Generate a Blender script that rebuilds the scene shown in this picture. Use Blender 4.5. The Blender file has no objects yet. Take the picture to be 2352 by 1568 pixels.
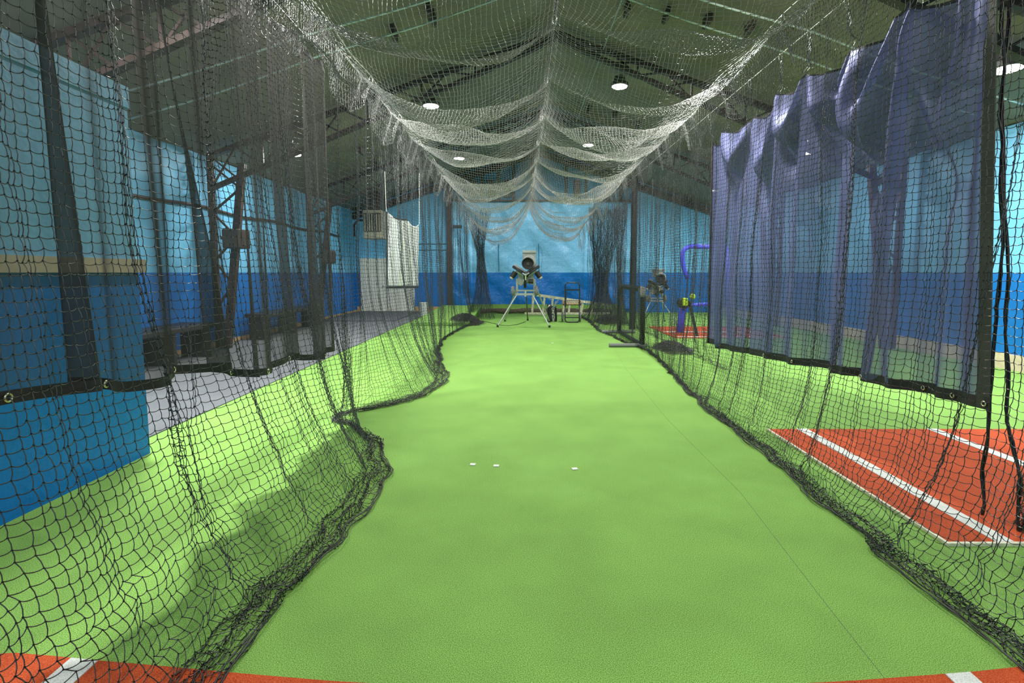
import bpy, math, random
import numpy as np
from mathutils import Vector, Matrix
PI = math.pi
rng = np.random.default_rng(7); random.seed(7)
scene = bpy.context.scene
COL = scene.collection

# ------------------------------------------------------------------ camera, world, exposure
F_PX, CX, CY, TH, EYE = 1200.0, 1195.0, 737.0, math.radians(5.3), 1.5
cam_data = bpy.data.cameras.new('camera')
cam_data.sensor_width = 36.0
cam_data.lens = F_PX / 2352 * 36.0
cam_data.shift_x = -(CX - 1176) / 2352
cam_data.shift_y = -(784 - CY) / 2352
cam_data.clip_start = 0.05
cam = bpy.data.objects.new('camera', cam_data); COL.objects.link(cam)
cam.location = (0, 0, EYE); cam.rotation_euler = (PI / 2 - TH, 0, 0)
scene.camera = cam
world = bpy.data.worlds.new('world'); scene.world = world; world.use_nodes = True
world.node_tree.nodes['Background'].inputs[0].default_value = (0.5, 0.55, 0.6, 1)
world.node_tree.nodes['Background'].inputs[1].default_value = 0.05
scene.view_settings.view_transform = 'Standard'
scene.view_settings.look = 'None'
scene.view_settings.gamma = 1.0
scene.view_settings.use_curve_mapping = False
scene.view_settings.exposure = -0.12
scene.cycles.transparent_max_bounces = 24
scene.cycles.max_bounces = 8
scene.cycles.diffuse_bounces = 5
LAMP_W = 165.0
LAMP_EMIT = 14.0
# lamp grid of the hall (x, y, z)
LAMPS = [(x, y) for y in (-2.2, 1.6, 6.7, 11.2, 16.2) for x in (-4.75, -1.85, 2.05, 6.0) if (x, y) not in ((-4.75, 6.7), (-4.75, 16.2), (-1.85, 1.6), (-4.75, 1.6), (-4.75, -2.2), (2.05, 1.6))] + [(-3.4, 4.8)]
CELL = 0.043

def ray(px, py):
    a, b = (px - CX) / F_PX, -(py - CY) / F_PX
    return Vector((a, math.cos(TH) + b * math.sin(TH), -math.sin(TH) + b * math.cos(TH)))
def at_y(px, py, Y):
    d = ray(px, py); return Vector((0, 0, EYE)) + d * (Y / d.y)
def at_z(px, py, Z=0.0):
    d = ray(px, py); return Vector((0, 0, EYE)) + d * ((Z - EYE) / d.z)
def at_x(px, py, X):
    d = ray(px, py); return Vector((0, 0, EYE)) + d * (X / d.x)

# ------------------------------------------------------------------ materials
def new_mat(name):
    m = bpy.data.materials.new(name); m.use_nodes = True
    nt = m.node_tree; return m, nt, nt.nodes['Principled BSDF']
def N(nt, t, **kw):
    n = nt.nodes.new(t)
    for k, v in kw.items(): setattr(n, k, v)
    return n
def mat(name, c, rough=0.6, metal=0.0, spec=0.5, var=0.0, scale=4.0, bump=0.0, bscale=60.0, emit=0.0, c2=None):
    m, nt, b = new_mat(name)
    b.inputs['Base Color'].default_value = (*c, 1)
    b.inputs['Roughness'].default_value = rough
    b.inputs['Metallic'].default_value = metal
    b.inputs['Specular IOR Level'].default_value = spec
    tc = N(nt, 'ShaderNodeTexCoord')
    if var or c2:
        no = N(nt, 'ShaderNodeTexNoise'); no.inputs['Scale'].default_value = scale; no.inputs['Detail'].default_value = 5
        nt.links.new(tc.outputs['Object'], no.inputs['Vector'])
        r = N(nt, 'ShaderNodeValToRGB')
        lo = tuple(x * (1 - var) for x in c); hi = c2 or tuple(min(1, x * (1 + var)) for x in c)
        r.color_ramp.elements[0].position = 0.3; r.color_ramp.elements[1].position = 0.7
        r.color_ramp.elements[0].color = (*lo, 1); r.color_ramp.elements[1].color = (*hi, 1)
        nt.links.new(no.outputs['Fac'], r.inputs['Fac']); nt.links.new(r.outputs['Color'], b.inputs['Base Color'])
    if bump:
        nb = N(nt, 'ShaderNodeTexNoise'); nb.inputs['Scale'].default_value = bscale; nb.inputs['Detail'].default_value = 4
        nt.links.new(tc.outputs['Object'], nb.inputs['Vector'])
        bp = N(nt, 'ShaderNodeBump'); bp.inputs['Strength'].default_value = bump; bp.inputs['Distance'].default_value = 0.02
        nt.links.new(nb.outputs['Fac'], bp.inputs['Height']); nt.links.new(bp.outputs['Normal'], b.inputs['Normal'])
    if emit:
        b.inputs['Emission Color'].default_value = (*c, 1); b.inputs['Emission Strength'].default_value = emit
    return m

def turf_mat(name, a, b_, c, rough=0.85):
    """short pile: fine blade speckle over broad patches of slightly different wear"""
    m, nt, b = new_mat(name)
    b.inputs['Roughness'].default_value = rough; b.inputs['Specular IOR Level'].default_value = 0.15
    tc = N(nt, 'ShaderNodeTexCoord')
    fine = N(nt, 'ShaderNodeTexNoise'); fine.inputs['Scale'].default_value = 270; fine.inputs['Detail'].default_value = 2; fine.inputs['Roughness'].default_value = 0.7
    mid = N(nt, 'ShaderNodeTexNoise'); mid.inputs['Scale'].default_value = 2.2; mid.inputs['Detail'].default_value = 6
    for n in (fine, mid): nt.links.new(tc.outputs['Object'], n.inputs['Vector'])
    r = N(nt, 'ShaderNodeValToRGB'); e = r.color_ramp.elements
    e[0].position = 0.34; e[0].color = (*a, 1); e[1].position = 0.68; e[1].color = (*c, 1)
    k = e.new(0.5); k.color = (*b_, 1)
    nt.links.new(fine.outputs['Fac'], r.inputs['Fac'])
    mr = N(nt, 'ShaderNodeMapRange'); mr.inputs['From Min'].default_value = 0.3; mr.inputs['From Max'].default_value = 0.7
    mr.inputs['To Min'].default_value = 0.90; mr.inputs['To Max'].default_value = 1.07
    nt.links.new(mid.outputs['Fac'], mr.inputs['Value'])
    vm = N(nt, 'ShaderNodeVectorMath', operation='SCALE')
    nt.links.new(r.outputs['Color'], vm.inputs[0]); nt.links.new(mr.outputs['Result'], vm.inputs['Scale'])
    nt.links.new(vm.outputs['Vector'], b.inputs['Base Color'])
    bp = N(nt, 'ShaderNodeBump'); bp.inputs['Strength'].default_value = 0.35; bp.inputs['Distance'].default_value = 0.008
    nt.links.new(fine.outputs['Fac'], bp.inputs['Height']); nt.links.new(bp.outputs['Normal'], b.inputs['Normal'])
    return m

def wall_mat(name, low, high, zsplit, bump=0.25, bscale=1.6, rough=0.5, band=None, var=0.12):
    """paint in two colours that meet at a level line"""
    m, nt, b = new_mat(name)
    b.inputs['Roughness'].default_value = rough; b.inputs['Specular IOR Level'].default_value = 0.35
    geo = N(nt, 'ShaderNodeNewGeometry'); sep = N(nt, 'ShaderNodeSeparateXYZ')
    nt.links.new(geo.outputs['Position'], sep.inputs[0])
    gt = N(nt, 'ShaderNodeMath', operation='GREATER_THAN'); gt.inputs[1].default_value = zsplit
    nt.links.new(sep.outputs['Z'], gt.inputs[0])
    mx = N(nt, 'ShaderNodeMix', data_type='RGBA')
    mx.inputs[6].default_value = (*low, 1); mx.inputs[7].default_value = (*high, 1)
    nt.links.new(gt.outputs[0], mx.inputs[0])
    no = N(nt, 'ShaderNodeTexNoise'); no.inputs['Scale'].default_value = 1.3; no.inputs['Detail'].default_value = 5
    nt.links.new(geo.outputs['Position'], no.inputs['Vector'])
    mr = N(nt, 'ShaderNodeMapRange'); mr.inputs['From Min'].default_value = 0.3; mr.inputs['From Max'].default_value = 0.7
    mr.inputs['To Min'].default_value = 1 - var; mr.inputs['To Max'].default_value = 1 + var
    nt.links.new(no.outputs['Fac'], mr.inputs['Value'])
    vm = N(nt, 'ShaderNodeVectorMath', operation='SCALE')
    nt.links.new(mx.outputs[2], vm.inputs[0]); nt.links.new(mr.outputs['Result'], vm.inputs['Scale'])
    nt.links.new(vm.outputs['Vector'], b.inputs['Base Color'])
    nb = N(nt, 'ShaderNodeTexNoise'); nb.inputs['Scale'].default_value = bscale; nb.inputs['Detail'].default_value = 3
    nt.links.new(geo.outputs['Position'], nb.inputs['Vector'])
    bp = N(nt, 'ShaderNodeBump'); bp.inputs['Strength'].default_value = bump; bp.inputs['Distance'].default_value = 0.15
    nt.links.new(nb.outputs['Fac'], bp.inputs['Height']); nt.links.new(bp.outputs['Normal'], b.inputs['Normal'])
    return m

def sheer_mat(name, col, opacity, transl=0.35, gloss=0.08):
    """open-weave windscreen cloth: part of the light passes through the holes"""
    m = bpy.data.materials.new(name); m.use_nodes = True; nt = m.node_tree; nt.nodes.clear()
    out = N(nt, 'ShaderNodeOutputMaterial')
    d = N(nt, 'ShaderNodeBsdfDiffuse'); d.inputs[0].default_value = (*col, 1)
    t = N(nt, 'ShaderNodeBsdfTranslucent'); t.inputs[0].default_value = (*col, 1)
    g = N(nt, 'ShaderNodeBsdfGlossy'); g.inputs[0].default_value = (*[min(1, x * 1.5 + .15) for x in col], 1); g.inputs['Roughness'].default_value = 0.5
    m1 = N(nt, 'ShaderNodeMixShader'); m1.inputs[0].default_value = transl
    nt.links.new(d.outputs[0], m1.inputs[1]); nt.links.new(t.outputs[0], m1.inputs[2])
    m3 = N(nt, 'ShaderNodeMixShader'); m3.inputs[0].default_value = gloss
    nt.links.new(m1.outputs[0], m3.inputs[1]); nt.links.new(g.outputs[0], m3.inputs[2])
    tr = N(nt, 'ShaderNodeBsdfTransparent')
    m2 = N(nt, 'ShaderNodeMixShader')
    geo = N(nt, 'ShaderNodeNewGeometry')
    no = N(nt, 'ShaderNodeTexNoise'); no.inputs['Scale'].default_value = 3.0; no.inputs['Detail'].default_value = 4
    mp = N(nt, 'ShaderNodeMapping'); mp.inputs['Scale'].default_value = (1, 6, 0.7)
    nt.links.new(geo.outputs['Position'], mp.inputs[0]); nt.links.new(mp.outputs[0], no.inputs['Vector'])
    mr = N(nt, 'ShaderNodeMapRange'); mr.inputs['From Min'].default_value = 0.3; mr.inputs['From Max'].default_value = 0.7
    mr.inputs['To Min'].default_value = (1 - opacity) + 0.05; mr.inputs['To Max'].default_value = (1 - opacity) - 0.05
    nt.links.new(no.outputs['Fac'], mr.inputs['Value'])
    # a woven cloth lets less through the more obliquely a ray crosses it: T = t ** (1 / cos)
    dt = N(nt, 'ShaderNodeVectorMath', operation='DOT_PRODUCT'); nt.links.new(geo.outputs['Incoming'], dt.inputs[0]); nt.links.new(geo.outputs['Normal'], dt.inputs[1])
    ab = N(nt, 'ShaderNodeMath', operation='ABSOLUTE'); nt.links.new(dt.outputs['Value'], ab.inputs[0])
    mxm = N(nt, 'ShaderNodeMath', operation='MAXIMUM'); nt.links.new(ab.outputs[0], mxm.inputs[0]); mxm.inputs[1].default_value = 0.15
    dv = N(nt, 'ShaderNodeMath', operation='DIVIDE'); dv.inputs[0].default_value = 1.0; nt.links.new(mxm.outputs[0], dv.inputs[1])
    pw = N(nt, 'ShaderNodeMath', operation='POWER'); nt.links.new(mr.outputs['Result'], pw.inputs[0]); nt.links.new(dv.outputs[0], pw.inputs[1])
    iv = N(nt, 'ShaderNodeMath', operation='SUBTRACT'); iv.inputs[0].default_value = 1.0; nt.links.new(pw.outputs[0], iv.inputs[1])
    nt.links.new(iv.outputs[0], m2.inputs[0])
    nt.links.new(tr.outputs[0], m2.inputs[1]); nt.links.new(m3.outputs[0], m2.inputs[2]); nt.links.new(m2.outputs[0], out.inputs[0])
    return m

M = {}
M['turf'] = turf_mat('green_turf', (0.050, 0.165, 0.014), (0.195, 0.395, 0.075), (0.44, 0.67, 0.21))
M['red_turf'] = turf_mat('red_turf', (0.30, 0.035, 0.012), (0.52, 0.075, 0.02), (0.68, 0.15, 0.05))
M['white_turf'] = turf_mat('white_turf', (0.50, 0.52, 0.48), (0.72, 0.74, 0.70), (0.85, 0.86, 0.82))
M['carpet'] = turf_mat('grey_carpet', (0.09, 0.095, 0.10), (0.15, 0.16, 0.17), (0.23, 0.245, 0.26))
M['dark_carpet'] = mat('dark_carpet', (0.10, 0.11, 0.12), 0.95, var=0.2, scale=20)
M['wall'] = wall_mat('two_tone_wall_paint', (0.004, 0.15, 0.50), (0.15, 0.47, 0.74), EYE)
M['tarp'] = wall_mat('padded_vinyl', (0.004, 0.17, 0.56), (0.20, 0.53, 0.82), EYE, bump=0.6, bscale=3.0, rough=0.35)
M['gable'] = mat('gable_insulation', (0.02, 0.17, 0.30), 0.6, var=0.25, scale=2)
M['office'] = wall_mat('office_paint', (0.0, 0.18, 0.58), (0.23, 0.58, 0.86), EYE + 0.02, bump=0.06, bscale=20, var=0.05)
M['ceiling'] = mat('roof_insulation', (0.195, 0.165, 0.112), 0.55, spec=0.4, var=0.25, scale=0.9, bump=0.8, bscale=1.1)
M['seam'] = mat('insulation_seam', (0.30, 0.34, 0.22), 0.6)
M['steel'] = mat('dark_primed_steel', (0.045, 0.028, 0.024), 0.55, var=0.3, scale=8)
M['beige'] = mat('beige_board', (0.62, 0.52, 0.38), 0.6, var=0.12, scale=9)
M['wood'] = mat('raw_wood', (0.50, 0.33, 0.16), 0.65, var=0.2, scale=14)
M['white'] = mat('white_paint', (0.66, 0.68, 0.60), 0.5, var=0.05)
M['cloth_white'] = mat('white_vinyl_cloth', (0.50, 0.52, 0.48), 0.55, var=0.05, bump=0.2, bscale=8)
M['black'] = mat('black_rubber', (0.012, 0.012, 0.013), 0.5, var=0.2)
M['black_tube'] = mat('black_powder_coat', (0.018, 0.02, 0.024), 0.35, spec=0.6)
M['grey_foam'] = mat('grey_pipe_foam', (0.16, 0.17, 0.16), 0.6)
M['net'] = mat('tarred_twine', (0.034, 0.035, 0.032), 0.38, spec=0.8)
M['net_top'] = mat('lit_grey_twine', (0.27, 0.275, 0.255), 0.45, spec=0.7)  # paler than the side nets: lamplit sheen on the strands put into the colour
M['rope'] = mat('white_cord', (0.62, 0.62, 0.54), 0.6)
M['black_rope'] = mat('black_cord', (0.02, 0.02, 0.02), 0.5)
M['zinc'] = mat('zinc_steel', (0.72, 0.72, 0.68), 0.28, metal=0.9)
M['brass'] = mat('brass_grommet', (0.80, 0.74, 0.56), 0.25, metal=0.9)
M['alu'] = mat('brushed_aluminium', (0.44, 0.46, 0.43), 0.42, metal=0.5, var=0.08)
M['cast'] = mat('cast_grey_plate', (0.33, 0.35, 0.31), 0.5, metal=0.3, var=0.1, scale=12)
M['tyre'] = mat('grey_tyre', (0.17, 0.17, 0.16), 0.7)
M['blue_foam'] = mat('violet_blue_pad', (0.06, 0.07, 0.75), 0.45, var=0.1)
M['yellow'] = mat('optic_yellow', (0.62, 0.85, 0.02), 0.5)
M['ball'] = mat('baseball_leather', (0.72, 0.66, 0.55), 0.6, var=0.15, scale=30)
M['cream'] = mat('worn_cream_paint', (0.66, 0.64, 0.46), 0.6, var=0.3, scale=18)
M['vent'] = mat('beige_heater_shell', (0.36, 0.33, 0.24), 0.5, var=0.1)
M['shell_dark'] = mat('dark_heater_duct', (0.05, 0.04, 0.035), 0.5)
M['turf_roll'] = mat('rolled_turf_backing', (0.10, 0.075, 0.05), 0.9, var=0.5, scale=20)
M['bench'] = mat('dark_vinyl_bench', (0.016, 0.017, 0.02), 0.5)
M['lamp_shell'] = mat('lamp_housing', (0.10, 0.10, 0.10), 0.4, metal=0.5)
M['lens'] = mat('lamp_lens', (1.0, 0.97, 0.88), 0.4, emit=LAMP_EMIT)
M['conduit'] = mat('galvanised_conduit', (0.42, 0.50, 0.44), 0.4, metal=0.4)
M['sheer_black'] = sheer_mat('black_windscreen_cloth', (0.060, 0.058, 0.052), 0.47, 0.3)
M['sheer_blue'] = sheer_mat('blue_windscreen_cloth', (0.12, 0.135, 0.27), 0.78, 0.2, gloss=0.18)
M['hem'] = mat('black_webbing_hem', (0.022, 0.021, 0.020), 0.6, bump=0.2, bscale=90)
M['olive_hem'] = mat('faded_webbing_hem', (0.042, 0.045, 0.036), 0.7, bump=0.2, bscale=90)
M['bucket'] = mat('printed_white_plastic', (0.66, 0.66, 0.72), 0.5, c2=(0.80, 0.80, 0.82), var=0.35, scale=14)

# ------------------------------------------------------------------ mesh collecting
def lin(p, q, t): return p + (q - p) * t
class MB:
    def __init__(s): s.v = []; s.f = []; s.n = 0
    def add(s, v, f):
        v = np.asarray(v, float).reshape(-1, 3)
        s.v.append(v); s.f += [tuple(i + s.n for i in q) for q in f]; s.n += len(v); return s
    def box(s, a, b, R=None, c=None):
        a = Vector(a); b = Vector(b)
        vs = [Vector((x, y, z)) for z in (a.z, b.z) for y in (a.y, b.y) for x in (a.x, b.x)]
        if R is not None:
            c = Vector(c) if c else (a + b) / 2
            vs = [c + R @ (v - c) for v in vs]
        return s.add([tuple(v) for v in vs], [(0, 2, 3, 1), (4, 5, 7, 6), (0, 1, 5, 4), (2, 6, 7, 3), (0, 4, 6, 2), (1, 3, 7, 5)])
    def bar(s, p, q, w, h=None, up=(0, 0, 1)):
        """rectangular bar from p to q"""
        h = h or w; p = Vector(p); q = Vector(q); d = (q - p).normalized(); u = Vector(up)
        if abs(d.dot(u)) > 0.95: u = Vector((0, 1, 0))
        a = d.cross(u).normalized() * w / 2; b = a.cross(d).normalized() * h / 2
        vs = [tuple(c + x * a + y * b) for c in (p, q) for x, y in ((-1, -1), (1, -1), (1, 1), (-1, 1))]
        return s.add(vs, [(3, 2, 1, 0), (4, 5, 6, 7), (0, 1, 5, 4), (1, 2, 6, 5), (2, 3, 7, 6), (3, 0, 4, 7)])
    def tube(s, pts, r, n=8, caps=True, closed=False):
        P = [Vector(p) for p in pts]; m = len(P)
        rs = r if hasattr(r, '__len__') else [r] * m
        ring = []; prev = None
        for i in range(m):
            if closed: d = P[(i + 1) % m] - P[i - 1]
            else: d = P[min(i + 1, m - 1)] - P[max(i - 1, 0)]
            d.normalize()
            if prev is None:
                u = Vector((0, 0, 1)) if abs(d.z) < 0.9 else Vector((1, 0, 0))
            else: u = prev
            a = (u - d * u.dot(d)).normalized(); prev = a; b = d.cross(a)
            ring += [tuple(P[i] + (a * math.cos(2 * PI * k / n) + b * math.sin(2 * PI * k / n)) * rs[i]) for k in range(n)]
        f = []
        for i in range(m if closed else m - 1):
            j = (i + 1) % m
            f += [(i * n + k, i * n + (k + 1) % n, j * n + (k + 1) % n, j * n + k) for k in range(n)]
        if caps and not closed: f += [tuple(range(n))[::-1], tuple((m - 1) * n + k for k in range(n))]
        return s.add(ring, f)
    def lathe(s, prof, c, axis=(0, 0, 1), n=24):
        """prof: (radius, height) pairs along axis from c"""
        d = Vector(axis).normalized(); u = Vector((0, 0, 1)) if abs(d.z) < 0.9 else Vector((1, 0, 0))
        a = (u - d * u.dot(d)).normalized(); b = d.cross(a); c = Vector(c); vs = []
        for r, h in prof:
            vs += [tuple(c + d * h + (a * math.cos(2 * PI * k / n) + b * math.sin(2 * PI * k / n)) * max(r, 1e-4)) for k in range(n)]
        f = []
        for i in range(len(prof) - 1):
            f += [(i * n + k, i * n + (k + 1) % n, (i + 1) * n + (k + 1) % n, (i + 1) * n + k) for k in range(n)]
        f += [tuple(range(n))[::-1], tuple((len(prof) - 1) * n + k for k in range(n))]
        return s.add(vs, f)
    def cyl(s, p, q, r, n=20, bev=0.0):
        p = Vector(p); q = Vector(q); L = (q - p).length; bev = bev or min(r, L) * 0.12
        return s.lathe([(r - bev, 0), (r, bev), (r, L - bev), (r - bev, L)], p, q - p, n)
    def prism(s, poly, y0, y1):
        """polygon given as (x, z) pairs, extruded in y"""
        n = len(poly); vs = [(x, y0, z) for x, z in poly] + [(x, y1, z) for x, z in poly]
        return s.add(vs, [tuple(range(n)), tuple(range(2 * n - 1, n - 1, -1))] + [(i, i + n, (i + 1) % n + n, (i + 1) % n) for i in range(n)])
    def grid(s, G):
        G = np.asarray(G); a, b = G.shape[:2]
        return s.add(G.reshape(-1, 3), [(i * b + j, (i + 1) * b + j, (i + 1) * b + j + 1, i * b + j + 1) for i in range(a - 1) for j in range(b - 1)])
    def sphere(s, c, r, n=12):
        c = Vector(c); return s.lathe([(r * math.sin(PI * i / n), -r * math.cos(PI * i / n)) for i in range(n + 1)], c, (0, 0, 1), n)

def origin(o):
    v = Vector((0, 0, 0))
    while o: v += o.location; o = o.parent
    return v
def obj(name, mb, m, parent=None, smooth=False, bevel=0.0, label=None):
    """one mesh object; a top-level mesh keeps its origin at the middle of its foot"""
    v = np.concatenate(mb.v) if isinstance(mb, MB) else mb[0]
    faces = mb.f if isinstance(mb, MB) else mb[1]
    if parent is None:
        lo, hi = v.min(0), v.max(0); loc = Vector(((lo[0] + hi[0]) / 2, (lo[1] + hi[1]) / 2, lo[2]))
    else: loc = origin(parent)
    me = bpy.data.meshes.new(name)
    v = v - np.array(loc)
    if isinstance(faces, np.ndarray):
        me.vertices.add(len(v)); me.vertices.foreach_set('co', v.astype(np.float32).ravel())
        k = faces.shape[1]
        me.loops.add(faces.size); me.loops.foreach_set('vertex_index', faces.astype(np.int32).ravel())
        me.polygons.add(len(faces)); me.polygons.foreach_set('loop_start', np.arange(0, faces.size, k, dtype=np.int32))
        me.update(calc_edges=True)
    else: me.from_pydata(v.tolist(), [], faces)
    me.materials.append(m if not isinstance(m, str) else M[m])
    if smooth: me.polygons.foreach_set('use_smooth', [True] * len(me.polygons))
    me.update()
    o = bpy.data.objects.new(name, me); COL.objects.link(o)
    if parent is None: o.location = loc
    else: o.parent = parent
    if bevel:
        b = o.modifiers.new('bevel', 'BEVEL'); b.width = bevel; b.segments = 2; b.limit_method = 'ANGLE'
    if label: o['label'] = label
    return o
def tag(o, label, cat, group=None, kind=None):
    o['label'] = label; o['category'] = cat
    if group: o['group'] = group
    if kind: o['kind'] = kind
    return o
def thing(name, label, cat, loc, group=None):
    o = bpy.data.objects.new(name, None); COL.objects.link(o); o.location = loc; o.empty_display_size = 0.1
    return tag(o, label, cat, group)
def struct(name, mb, m, **kw):
    o = obj(name, mb, m, **kw); o['kind'] = 'structure'; return o
def dup(root, loc, label, rotz=0, scale=None, group=None):
    r = root.copy(); COL.objects.link(r); r.location = loc; r.rotation_euler.z = rotz; r['label'] = label
    if scale: r.scale = (scale,) * 3
    if group: r['group'] = group
    for ch in list(root.children):
        c = ch.copy(); COL.objects.link(c); c.parent = r
        for g in list(ch.children):
            d = g.copy(); COL.objects.link(d); d.parent = c
    return r

# ------------------------------------------------------------------ hall: sizes
XL, XR, YB, YR = -6.2, 7.6, 19.75, -4.0
RX, RZ, SL = 0.68, 6.1, 0.337
def roof_z(x): return RZ - abs(x - RX) * SL
zl, zr = roof_z(XL), roof_z(XR)

struct('floor', MB().box((XL - .3, YR - .3, -0.2), (XR + .3, YB + .3, 0.0)), 'turf')
struct('wall_left', MB().box((XL - .25, YR, 0), (XL, YB, zl)), 'wall')
struct('wall_right', MB().box((XR, YR, 0), (XR + .25, YB, zr)), 'wall')
GZ = 4.25
struct('wall_back', MB().prism([(XL, 0), (XR, 0), (XR, zr), (RX, RZ), (XL, zl)], YB, YB + .25), 'wall')
struct('wall_rear', MB().prism([(XL, 0), (XR, 0), (XR, zr), (RX, RZ), (XL, zl)], YR - .25, YR), 'wall')
# roof lining: sags a little between the rafters like blanket insulation
G = np.zeros((2, 1))
def roof_grid():
    xs = np.concatenate([np.linspace(XL - .25, RX, 26), np.linspace(RX, XR + .25, 26)[1:]])
    ys = np.linspace(YR - .25, YB + .25, 190)
    X, Y = np.meshgrid(xs, ys, indexing='ij')
    Z = RZ - np.abs(X - RX) * SL
    Z = Z - 0.07 * np.abs(np.sin(PI * (Y - 0.7) / 1.55)) ** 0.7 * (0.6 + 0.4 * np.sin(X * 2.1 + Y)) + 0.03
    return np.stack([X, Y, Z], -1)
ceil = struct('ceiling', MB().grid(roof_grid()), 'ceiling', smooth=True)
sol = ceil.modifiers.new('thickness', 'SOLIDIFY'); sol.thickness = 0.08; sol.offset = 1.0
# grey carpet walkway on the left
pc = at_z(345, 1000); pc2 = at_z(930, 745); XC = (pc.x + pc2.x) / 2
o = struct('floor_walkway', MB().box((XL, 4.0, 0), (XC, YB, 0.012)), 'carpet')
struct('trim_2', MB().box((XL, 15.9, 0.012), (XC - .45, YB, 0.045)), 'dark_carpet')
# office block that juts in on the left
po = at_z(345, 1040); OX, OY = po.x, po.y
OZ = at_y(293, 200, OY).z
office = struct('wall_office', MB().box((XL, YR, 0), (OX, OY, OZ)), 'office')
struct('trim_1', MB().box((OX - .02, YR, EYE), (OX + .035, OY + .05, EYE + .105)), 'beige')
struct('trim_5', MB().box((OX - .02, YR, OZ - .16), (OX + .012, OY + .012, OZ)), 'office')
# baseboards
struct('baseboard_right', MB().box((XR - .035, YR, 0), (XR, YB, 0.24)), 'beige')
struct('baseboard_left', MB().box((XL, OY, 0.012), (XL + .03, YB, 0.10)), 'wood')
struct('baseboard_back', MB().box((XL + .03, YB - .03, 0.012), (at_y(1010, 700, YB).x, YB, 0.22)), 'wood')

# gable above the vinyl: dark painted sheathing with studs
gz = at_y(1200, 462, YB).z
gx0, gx1 = at_y(1035, 462, YB).x, at_y(1452, 462, YB).x
def gable():
    m = MB()
    m.prism([(gx0, gz), (gx1, gz), (gx1, roof_z(gx1) - .12), (RX, RZ - .12), (gx0, roof_z(gx0) - .12)], YB - .03, YB)
    return m
gb = struct('trim_3', gable(), 'gable')
for px in (1068, 1108, 1146, 1180, 1222, 1300, 1345, 1395, 1425):
    x = at_y(px, 450, YB).x
    obj('stud', MB().box((x - .05, YB - .07, gz), (x + .05, YB - .03, roof_z(x) - .3)), 'steel', gb)
for px, w in ((1088, .32), (1128, .30), (1165, .28), (1325, .25)):
    x = at_y(px, 430, YB).x
    obj('duct_cover', MB().box((x - w / 2, YB - .16, gz + .12), (x + w / 2, YB - .03, gz + .75)), 'shell_dark', gb, bevel=.02)

# vinyl pad hung on the back wall, billowed
def pad():
    n, k = 90, 70
    x = np.linspace(gx0, gx1, n)[:, None]; z = np.linspace(.12, gz, k)[None, :]
    X = x + 0 * z; Z = z + 0 * x
    Y = YB - .10 - .07 * np.sin(X * 1.9 + 0.6) * np.sin(Z * 2.2 + X * .5) - .045 * np.sin(X * 5.3 + Z * 2.7) * np.sin(Z * 3.9) \
        - .02 * np.sin(X * 11 + Z * 7) * np.clip((Z - 1.3) / 1.5, 0, 1)
    Y = np.minimum(Y, YB - .01)
    return np.stack([X, Y, Z], -1)
pd = tag(obj('wall_pad', MB().grid(pad()), 'tarp', smooth=True), 'billowed light and dark blue vinyl sheet covering the middle of the far wall', 'wall pad')
s_ = pd.modifiers.new('t', 'SOLIDIFY'); s_.thickness = 0.006
obj('seam', MB().tube([at_y(1237, 560, YB - .2), at_y(1238, 626, YB - .2)], .018, 6), 'gable', pd)
obj('seam', MB().tube([at_y(1145, 560, YB - .2), at_y(1145, 624, YB - .2)], .014, 6), 'gable', pd)
obj('top_batten', MB().box((gx0, YB - .20, gz - .03), (gx1, YB - .02, gz + .03)), 'steel', pd)
# green turf turned up the foot of the back wall, and an old roll lying against it
tx0, tx1 = at_y(1075, 715, YB).x, at_y(1452, 715, YB).x
tag(obj('turf_upstand', MB().grid(np.stack([np.stack([np.full(60, XX), YB - .24 - .20 * (1 - np.linspace(0, 1, 60)) ** 2, .32 * np.linspace(0, 1, 60) ** 1.3], -1) for XX in np.linspace(tx0, 3.9, 40)])), 'turf', smooth=True),
    'green turf curling up the foot of the far wall', 'turf')
p = at_z(1180, 727)
def roll():
    m = MB(); pts = []; rs = []
    for i in range(30):
        t = i / 29; x = lin(tx0 + .3, 3.4, t)
        pts.append((x, 19.15 + .05 * math.sin(x * 2), .10 + .01 * math.sin(x * 5))); rs.append(.085 + .012 * math.sin(x * 7.3))
    return m.tube(pts, rs, 14)
tag(obj('turf_roll', roll(), 'turf_roll', smooth=True), 'long brown roll of old turf lying along the far wall', 'turf roll')

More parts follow.
